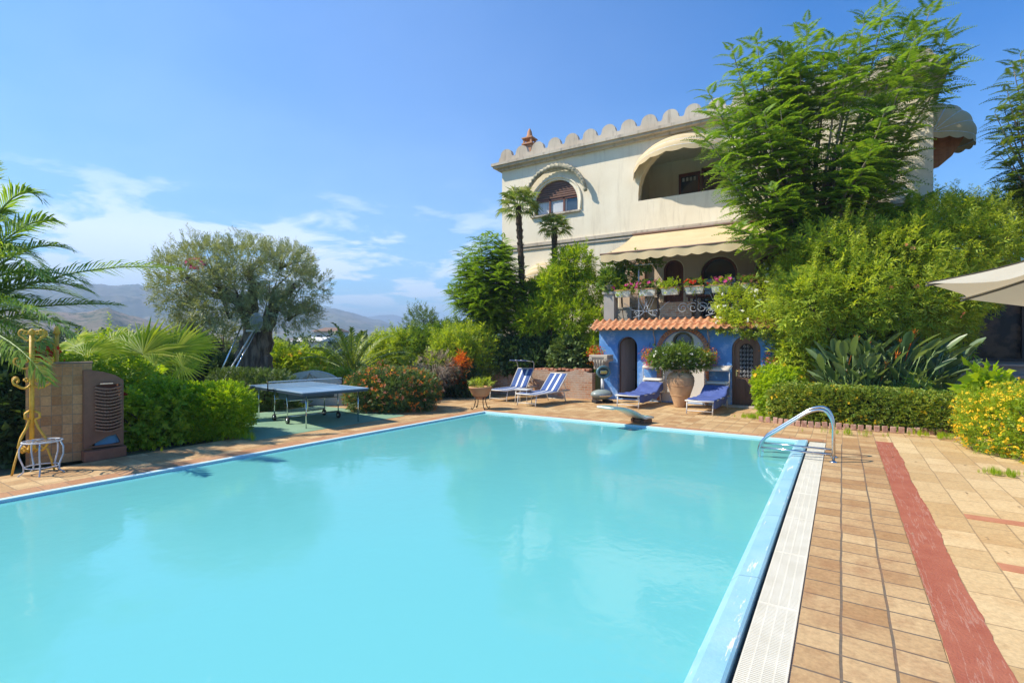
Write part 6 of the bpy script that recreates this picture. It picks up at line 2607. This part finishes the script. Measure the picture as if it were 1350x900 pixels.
c = G(692, 536)
lounger('blue and white striped lounger without sunshade, lower and right of its twin', c, wdirv(.17, 1.9), strp, None, False, 'striped sun loungers', 42)
c = W(655, 15.3)
lounger('blue and white striped lounger with small blue sunshade by the brick wall', c, wdirv(.02, 1.6), strp, 'small', False, 'striped sun loungers', 52)
c = W(826, 13.75)
lounger('dark blue covered lounger with cream sunshade between the dark doorway and the large jar', c, wdirv(.16, 1.75), bluec, 'tall', True, 'blue towelled sun loungers', 26)
c = W(921, 12.5)
lounger('dark blue covered lounger with cream sunshade between the large jar and the glazed door', c, wdirv(.08, 1.88), bluec, 'tall', True, 'blue towelled sun loungers', 26)
# small side table by lounger 1
c = W(690, 14.75)
st_ = thing('side_table', 'small white side table between the two striped loungers', 'side table', c, .1)
o = MB()
o.box((0, 0, .42), (.42, .36, .025))
o.build('tabletop', wf, st_, bevel=.006)
for s in (-1, 1):
    for u in (-1, 1):
        o = MB()
        o.tube([(s * .17, u * .14, .41), (s * .19, u * .16, 0.01)], .012, 6)
        o.build('leg', wf, st_)

# amphora
p = W(897, 14.1)
am = thing('large_jar', 'large sandy terracotta jar planted with a white flowering bush before the niche', 'jar', p, TH)
o = MB()
o.lathe([(0, 0), (.155, 0), (.165, .03), (.19, .12), (.27, .36), (.345, .58), (.37, .72), (.35, .84), (.28, .93), (.20, .965), (.20, .99), (.245, 1.005), (.245, 1.03), (.21, 1.03), (.17, .97), (0, .92)], 40)
o.build('jar', M['amphora'], am)
o = MB()
for z, r_ in ((.33, .262), (.60, .352), (.8, .361)):
    o.tube([((r_) * math.cos(2 * pi * k / 40), (r_) * math.sin(2 * pi * k / 40), z) for k in range(40)], .008, 5, closed=True)
o.build('bands', M['amphora'], am)
lb = [(-.45, 0, 1.32, .36, .3, .26), (0, 0, 1.38, .45, .36, .34), (.45, 0, 1.30, .34, .3, .24), (.1, 0, 1.15, .3, .3, .2)]
foliage('leaves', lb, 1250, spr, .145, L['shrub'], am, seed=40, zmin=.95, bumpy=.2, shell=.2, shoots=16, shootlen=.25)
blossoms('flowers', lb, 60, .032, FLW['white'], am, seed=41, zmin=.9, per=3, spread=.02)
foliage('trailing', [(0, -.2, .93, .2, .1, .12)], 40, spt, .12, L['dry'], am, seed=42, zmin=.7)

# hanging baskets
HB = [(857, 469, 'colourful flower basket hanging left of the round window arch', 'orange', 'pink', 15.0), (934, 470, 'orange and pink flower basket hanging right of the white niche', 'orange', 'purple', 15.0), (1020, 473, 'flower basket with violet blooms at the right end of the blue cabin', 'orange', 'purple', 15.05), (786, 466, 'red orange flower basket above the stone capital', 'red', 'orange', 14.9)]
for i, (px, py, lab, c1_, c2_, Yb) in enumerate(HB):
    t = Yb / (CS + SN * (px - 675) / F)
    c = W(px, t, ZT(py, t) - .02)
    hb = thing('flower_basket', lab, 'hanging basket', c, 0, 'flower baskets on the cabin')
    o = MB()
    o.lathe([(0, -.1), (.09, -.09), (.14, -.02), (.15, .03), (.13, .03), (0, -.03)], 16)
    o.build('basket', M['terra'], hb)
    o = MB()
    for a in (0, 2.1, 4.2):
        o.tube([(.14 * math.cos(a), .14 * math.sin(a), .03), (0, 0, .42)], .003, 4)
    o.build('chains', M['iron'], hb)
    lb = [(0, 0, .07, .20, .17, .13), (.02, 0, -.08, .16, .14, .14)]
    foliage('leaves', lb, 90, spt, .11, L['yshrub'], hb, seed=i, zmin=-.4)
    blossoms('flowers', lb, 120, .028, FLW[c1_], hb, seed=i + 4, zmin=-.4, per=2)
    blossoms('flowers', [(0, 0, -.17, .14, .13, .10)], 50, .028, FLW[c2_], hb, seed=i + 9, zmin=-.5, per=2)

# grey grill
p = W(793, 15.1)
gr = thing('portable_grill', 'small grey barbecue with a round head on a white post beside the blue wall', 'barbecue', p, TH + .25)
gm = mat('grey_green_enamel', (.30, .34, .31), (.24, .28, .26), 6, .3)
o = MB()
o.grid(lambda a, b: ((.33 * math.cos(2 * pi * b) * (math.sin(pi * (a * .93 + .03)) ** .55)), .25 * math.sin(2 * pi * b) * (math.sin(pi * (a * .93 + .03)) ** .55), .09 + .30 * (1 - a) ** .9), 12, 28)
o.build('body', gm, gr)
o = MB()
for s in (-1, 1):
    o.box((s * .17, -.05, .04), (.2, .34, .08))
o.build('feet', M['dark'], gr, bevel=.015)
o = MB()
o.box((0, -.235, .22), (.34, .04, .05))
o.build('drawer', M['steel'], gr, bevel=.01)
o = MB()
o.tube([(.05, .03, .36), (.05, .05, .74)], .045, 14)
o.build('post', M['white'], gr)
o = MB()
c0 = Vector((.06, .04, .90))
pts = [c0 + Vector((.19 * math.cos(2 * pi * k / 24), -.05, .155 * math.sin(2 * pi * k / 24))) for k in range(24)]
o.tube(pts, .04, 8, closed=True)
o.grid(lambda a, b: c0 + Vector((.2 * math.cos(2 * pi * b) * math.cos(a * pi / 2), .02 + .16 * math.sin(a * pi / 2), .165 * math.sin(2 * pi * b) * math.cos(a * pi / 2))), 6, 24)
o.build('head', mat('teal_enamel', (.10, .21, .24), (.07, .15, .17), 5, .3), gr)
o = MB()
o.box(c0 + Vector((0, -.06, .0)), (.22, .02, .10))
o.build('front_panel', M['steel'], gr, bevel=.01)

# diving board
p = W(836, 11.2)
db = thing('diving_board', 'small curved white and teal springboard at the far pool edge', 'diving board', (p.x, 10.95, 0), 0)
an = rad(14)
db.rotation_euler = (0, 0, rad(-20))
o = MB()


def dbf(off, x0_, x1_):
    def fn(a, b):
        y = .36 - 1.35 * a
        if a < .22:
            z = .12 + .01 * math.sin(a * 14)
        else:
            u = (a - .22) / .78
            z = .12 + .30 * (1 - (1 - u) ** 2.2)
        return (x0_ + (x1_ - x0_) * b, y, z + off)
    return fn


o.grid(dbf(0, -.22, .22), 24, 4)
bd = o.build('board', mat('offwhite_fibreglass', (.74, .72, .62), (.66, .64, .54), 4, .4), db, solid=.045)
o = MB()
for k in range(4):
    o.grid(dbf(.026, -.19 + k * .105, -.14 + k * .105), 20, 1)
o.build('grip_stripes', mat('teal_grip', (.13, .33, .30), (.22, .42, .40), 9, .7), bd, solid=.004)
o = MB()
o.tube([(-.1, .1, .0), (-.1, .02, .1)], .03, 8)
o.tube([(.1, .1, .0), (.1, .02, .1)], .03, 8)
o.box((0, .2, .045), (.36, .3, .09))
o.build('base', M['oldwood'], db, bevel=.01)

# ladder handrails
ld_ = thing('pool_ladder', 'polished steel pool ladder with two looping handrails at the right edge', 'pool ladder', (-.107, 9.0, 0))


def rnd(pts, n=5):
    """round the corners of a polyline"""
    pts = [Vector(p) for p in pts]
    out = [pts[0]]
    for i in range(1, len(pts) - 1):
        a, b, c = pts[i - 1], pts[i], pts[i + 1]
        k = min((a - b).length, (c - b).length) * .48
        p1, p2 = b + (a - b).normalized() * k, b + (c - b).normalized() * k
        for j in range(n + 1):
            t = j / n
            out.append(p1 * (1 - t) ** 2 + b * 2 * t * (1 - t) + p2 * t * t)
    out.append(pts[-1])
    return out


for y in (-.0, .42):
    o = MB()
    o.tube(rnd([(0, y, .0), (0, y, .60), (-.10, y, .79), (-.30, y, .745), (-.62, y, .50), (-.96, y, .24), (-1.02, y, .06), (-.99, y, -.12), (-.86, y, -1.2)], 6), .0215, 12)
    rl = o.build('rail', M['steel'], ld_)
    o = MB()
    o.lathe([(.055, 0.004), (.055, .012), (.03, .022), (.022, .03)], 18, (0, y, 0))
    o.build('base_flange', M['steel'], rl)
    o = MB()
    o.tube([(0, y, .115), (-1.0, y, .115)], .0165, 10)
    o.build('crossbar', M['steel'], ld_)
for z, x in ((-.32, -.965), (-.6, -.93), (-.88, -.90)):
    o = MB()
    o.box((x, .21, z), (.08, .4, .025))
    o.build('step', M['steel'], ld_)

# brick edging along the hedge
edg = []
pts = [G(1003, 556), G(1022, 558), G(1060, 563), G(1135, 568), G(1200, 572), G(1278, 576)]
q = random.Random(4)
ed = MB()
seg = []
for i in range(len(pts) - 1):
    nseg = max(1, int((pts[i + 1] - pts[i]).length / .115))
    for k in range(nseg):
        seg.append((pts[i].lerp(pts[i + 1], k / nseg), (pts[i + 1] - pts[i]).normalized()))
ed0 = tag(MB().build('hedge_edging', mat('edging_tile', (.34, .17, .12), (.48, .30, .22), 9, .85, bs=.4, lo=.4, hi=.6)), 'row of upright terracotta tiles edging the clipped hedge bed', 'edging')
bpy.data.objects.remove(ed0)
mb = MB()
for p, d in seg:
    M3 = Matrix.Rotation(math.atan2(d.y, d.x) + q.uniform(-.1, .1), 3, 'Z') @ Matrix.Rotation(q.uniform(-.08, .08), 3, 'Y')
    mb.box(p + Vector((0, .04, .06)), (.098, .04, .13 + q.uniform(-.015, .02)), M3)
tag(mb.build('hedge_edging', bpy.data.materials['edging_tile'], bevel=.012), 'row of upright terracotta tiles edging the clipped hedge bed', 'edging')

# stone steps and glazed veranda at the right
vr = thing('garden_steps', 'wide stone steps rising beside the paddle leaved clump', 'steps', (4.5, 16.5, 0), 0)
o = MB()
for k in range(5):
    o.box((.9, -1.0 + .34 * k + (2.4 if k == 4 else .17), .125 + .25 * k - .0), (7.0, .34 if k < 4 else 5, .25))
    o.box((.9, -1.19 + .34 * k, .235 + .25 * k), (7.02, .06, .04))
o.build('treads', mat('grey_step_stone', (.40, .33, .27), (.30, .24, .20), 4, .85, bs=.3, space='world'), vr)
for k in range(5):
    pass
reflect_glass = mat('dark_glass_painted_reflections', (.11, .06, .035), (.012, .009, .008), 2.2, .12, space='world', spec=.3, lo=.45, hi=.55)  # brown blotches over the dark glass are reflections painted into its colour
vv = thing('veranda', 'dark glazed veranda behind the parasol at the right edge', 'veranda', (5.5, 19.5, 1.25), 0)
o = MB()
for x in (-2.6, -1.3, 0, 1.3, 2.6):
    o.box((x, 0, 1.15), (.07, .07, 2.3))
o.box((0, 0, .04), (5.3, .08, .08))
o.box((0, 0, 2.3), (5.3, .08, .1))
o.build('frame', mat('dark_brown_frame', (.07, .045, .035), None, 4, .5), vv)
for k in range(4):
    o = MB()
    o.box((-1.95 + 1.3 * k, 0, 1.15), (1.22, .012, 2.2))
    o.build('pane', reflect_glass, vv)
o = MB()
o.box((0, .0, 2.47), (5.9, 3.4, .2))
o.build('roof', M['plaster'], vv)
o = MB()
o.box((0, 1.6, 1.15), (5.3, .1, 2.3))
for s in (-1, 1):
    o.box((s * 2.66, .8, 1.15), (.1, 1.6, 2.3))
o.build('wall', M['dark'], vv)

# ------------------------------------------------------------------ parasol
def FR(f, r_, z):
    return Vector((-SN * f + CS * r_, CS * f + SN * r_, z))


Cp = FR(4.15, 5.5, 0)
um = thing('parasol', 'large tilted beige parasol reaching in from the right edge', 'parasol', Cp)
C0 = FR(4.15, 5.5, 2.19)
gR, gF = -.105, .03
apex = FR(4.15, 5.5, 2.98) - Cp
NS = 8
e1 = FR(5, 4.04, 0) - FR(4.15, 5.5, 0)
R0 = e1.length
a0_ = math.atan2(e1.y, e1.x)
rim = []
for k in range(NS):
    a = a0_ - 2 * pi * k / NS
    v = Vector((math.cos(a), math.sin(a), 0)) * R0
    f = -SN * v.x + CS * v.y
    r_ = CS * v.x + SN * v.y
    rim.append(v + Vector((0, 0, 2.19 + gR * r_ + gF * f)))
o = MB()
ncol = 8
for k in range(NS):
    A_, B_ = rim[k], rim[(k + 1) % NS]

    def pf(a, b, A_=A_, B_=B_):
        e_ = A_.lerp(B_, b)
        inn = (apex - e_)
        inn.z = 0
        e2 = e_ + inn.normalized() * .16 * math.sin(pi * b)
        p = apex.lerp(e2, a)
        p.z += -.10 * math.sin(pi * a) + .0 - .05 * math.sin(pi * b) * a
        return p
    o.grid(pf, 10, ncol)
pm = mat('beige_parasol_canvas', (.60, .56, .44), (.54, .50, .39), 2, .85)
nt = pm.node_tree
bb_ = nt.nodes['Principled BSDF']
trn = N(nt, 'ShaderNodeBsdfTranslucent')
trn.inputs[0].default_value = (.6, .53, .38, 1)
mxx = N(nt, 'ShaderNodeMixShader')
mxx.inputs[0].default_value = .3
nt.links.new(bb_.outputs[0], mxx.inputs[1])
nt.links.new(trn.outputs[0], mxx.inputs[2])
nt.links.new(mxx.outputs[0], nt.nodes['Material Output'].inputs[0])
o.build('canopy', pm, um)
o = MB()
for k in range(NS):
    e_ = (rim[k] - apex)
    sdv = e_.cross(Vector((0, 0, 1))).normalized()
    for s in (0,):
        pts = []
        for i in range(9):
            a = i / 8
            p = apex.lerp(rim[k], a)
            p.z += -.10 * math.sin(pi * a) + .004
            pts.append(p)
        for i in range(8):
            o.bar(pts[i], pts[i + 1], .045, .006)
    o.tube([p_ + Vector((0, 0, -.03)) for p_ in pts], .01, 5)
o.build('ribs', mat('dark_seam', (.10, .09, .08), None, 4, .8), um)
o = MB()
o.grid(lambda a, b: apex + Vector((.42 * a * math.cos(2 * pi * b), .42 * a * math.sin(2 * pi * b), .10 - .17 * a + gR * .42 * a * math.cos(2 * pi * b - TH))), 4, 24)
o.build('vent_cap', pm, um)
o = MB()
o.tube([(0, 0, 0), (0, 0, 2.3), apex], .026, 10)
o.build('pole', M['steel'], um)
o = MB()
o.lathe([(0, 0), (.28, 0), (.28, .07), (.05, .1), (.04, .3), (0, .3)], 24)
o.build('base', M['grey_stone'], um)

# fallen leaves and litter on the paving
r = np.random.default_rng(61)
P = []
for (px, py, n, sp_) in ((1255, 640, 16, .9), (1150, 600, 26, 1.3), (900, 552, 40, 1.6), (620, 548, 35, 1.3), (480, 565, 16, .8), (200, 600, 18, .9), (1290, 720, 9, .7), (730, 545, 30, 1.2)):
    g = G(px, py)
    P.append(np.array(g) + np.concatenate([r.normal(0, sp_, (n, 2)), np.zeros((n, 1))], 1))
P = np.concatenate(P)
ok = ~((P[:, 0] < -.2) & (P[:, 1] < 10.85) & (P[:, 0] > -8.6))
P = P[ok]
P[:, 2] = .016
V, Fq = inst(leafT(.4, .1, .05), P, norm(r.normal(0, 1, P.shape) * [1, 1, .08]), np.tile([0, 0, 1.0], (len(P), 1)) + r.normal(0, .1, P.shape), r.uniform(.02, .05, len(P)))
tag(np_obj('fallen_leaves', V, Fq, L['dry']), kind='stuff')
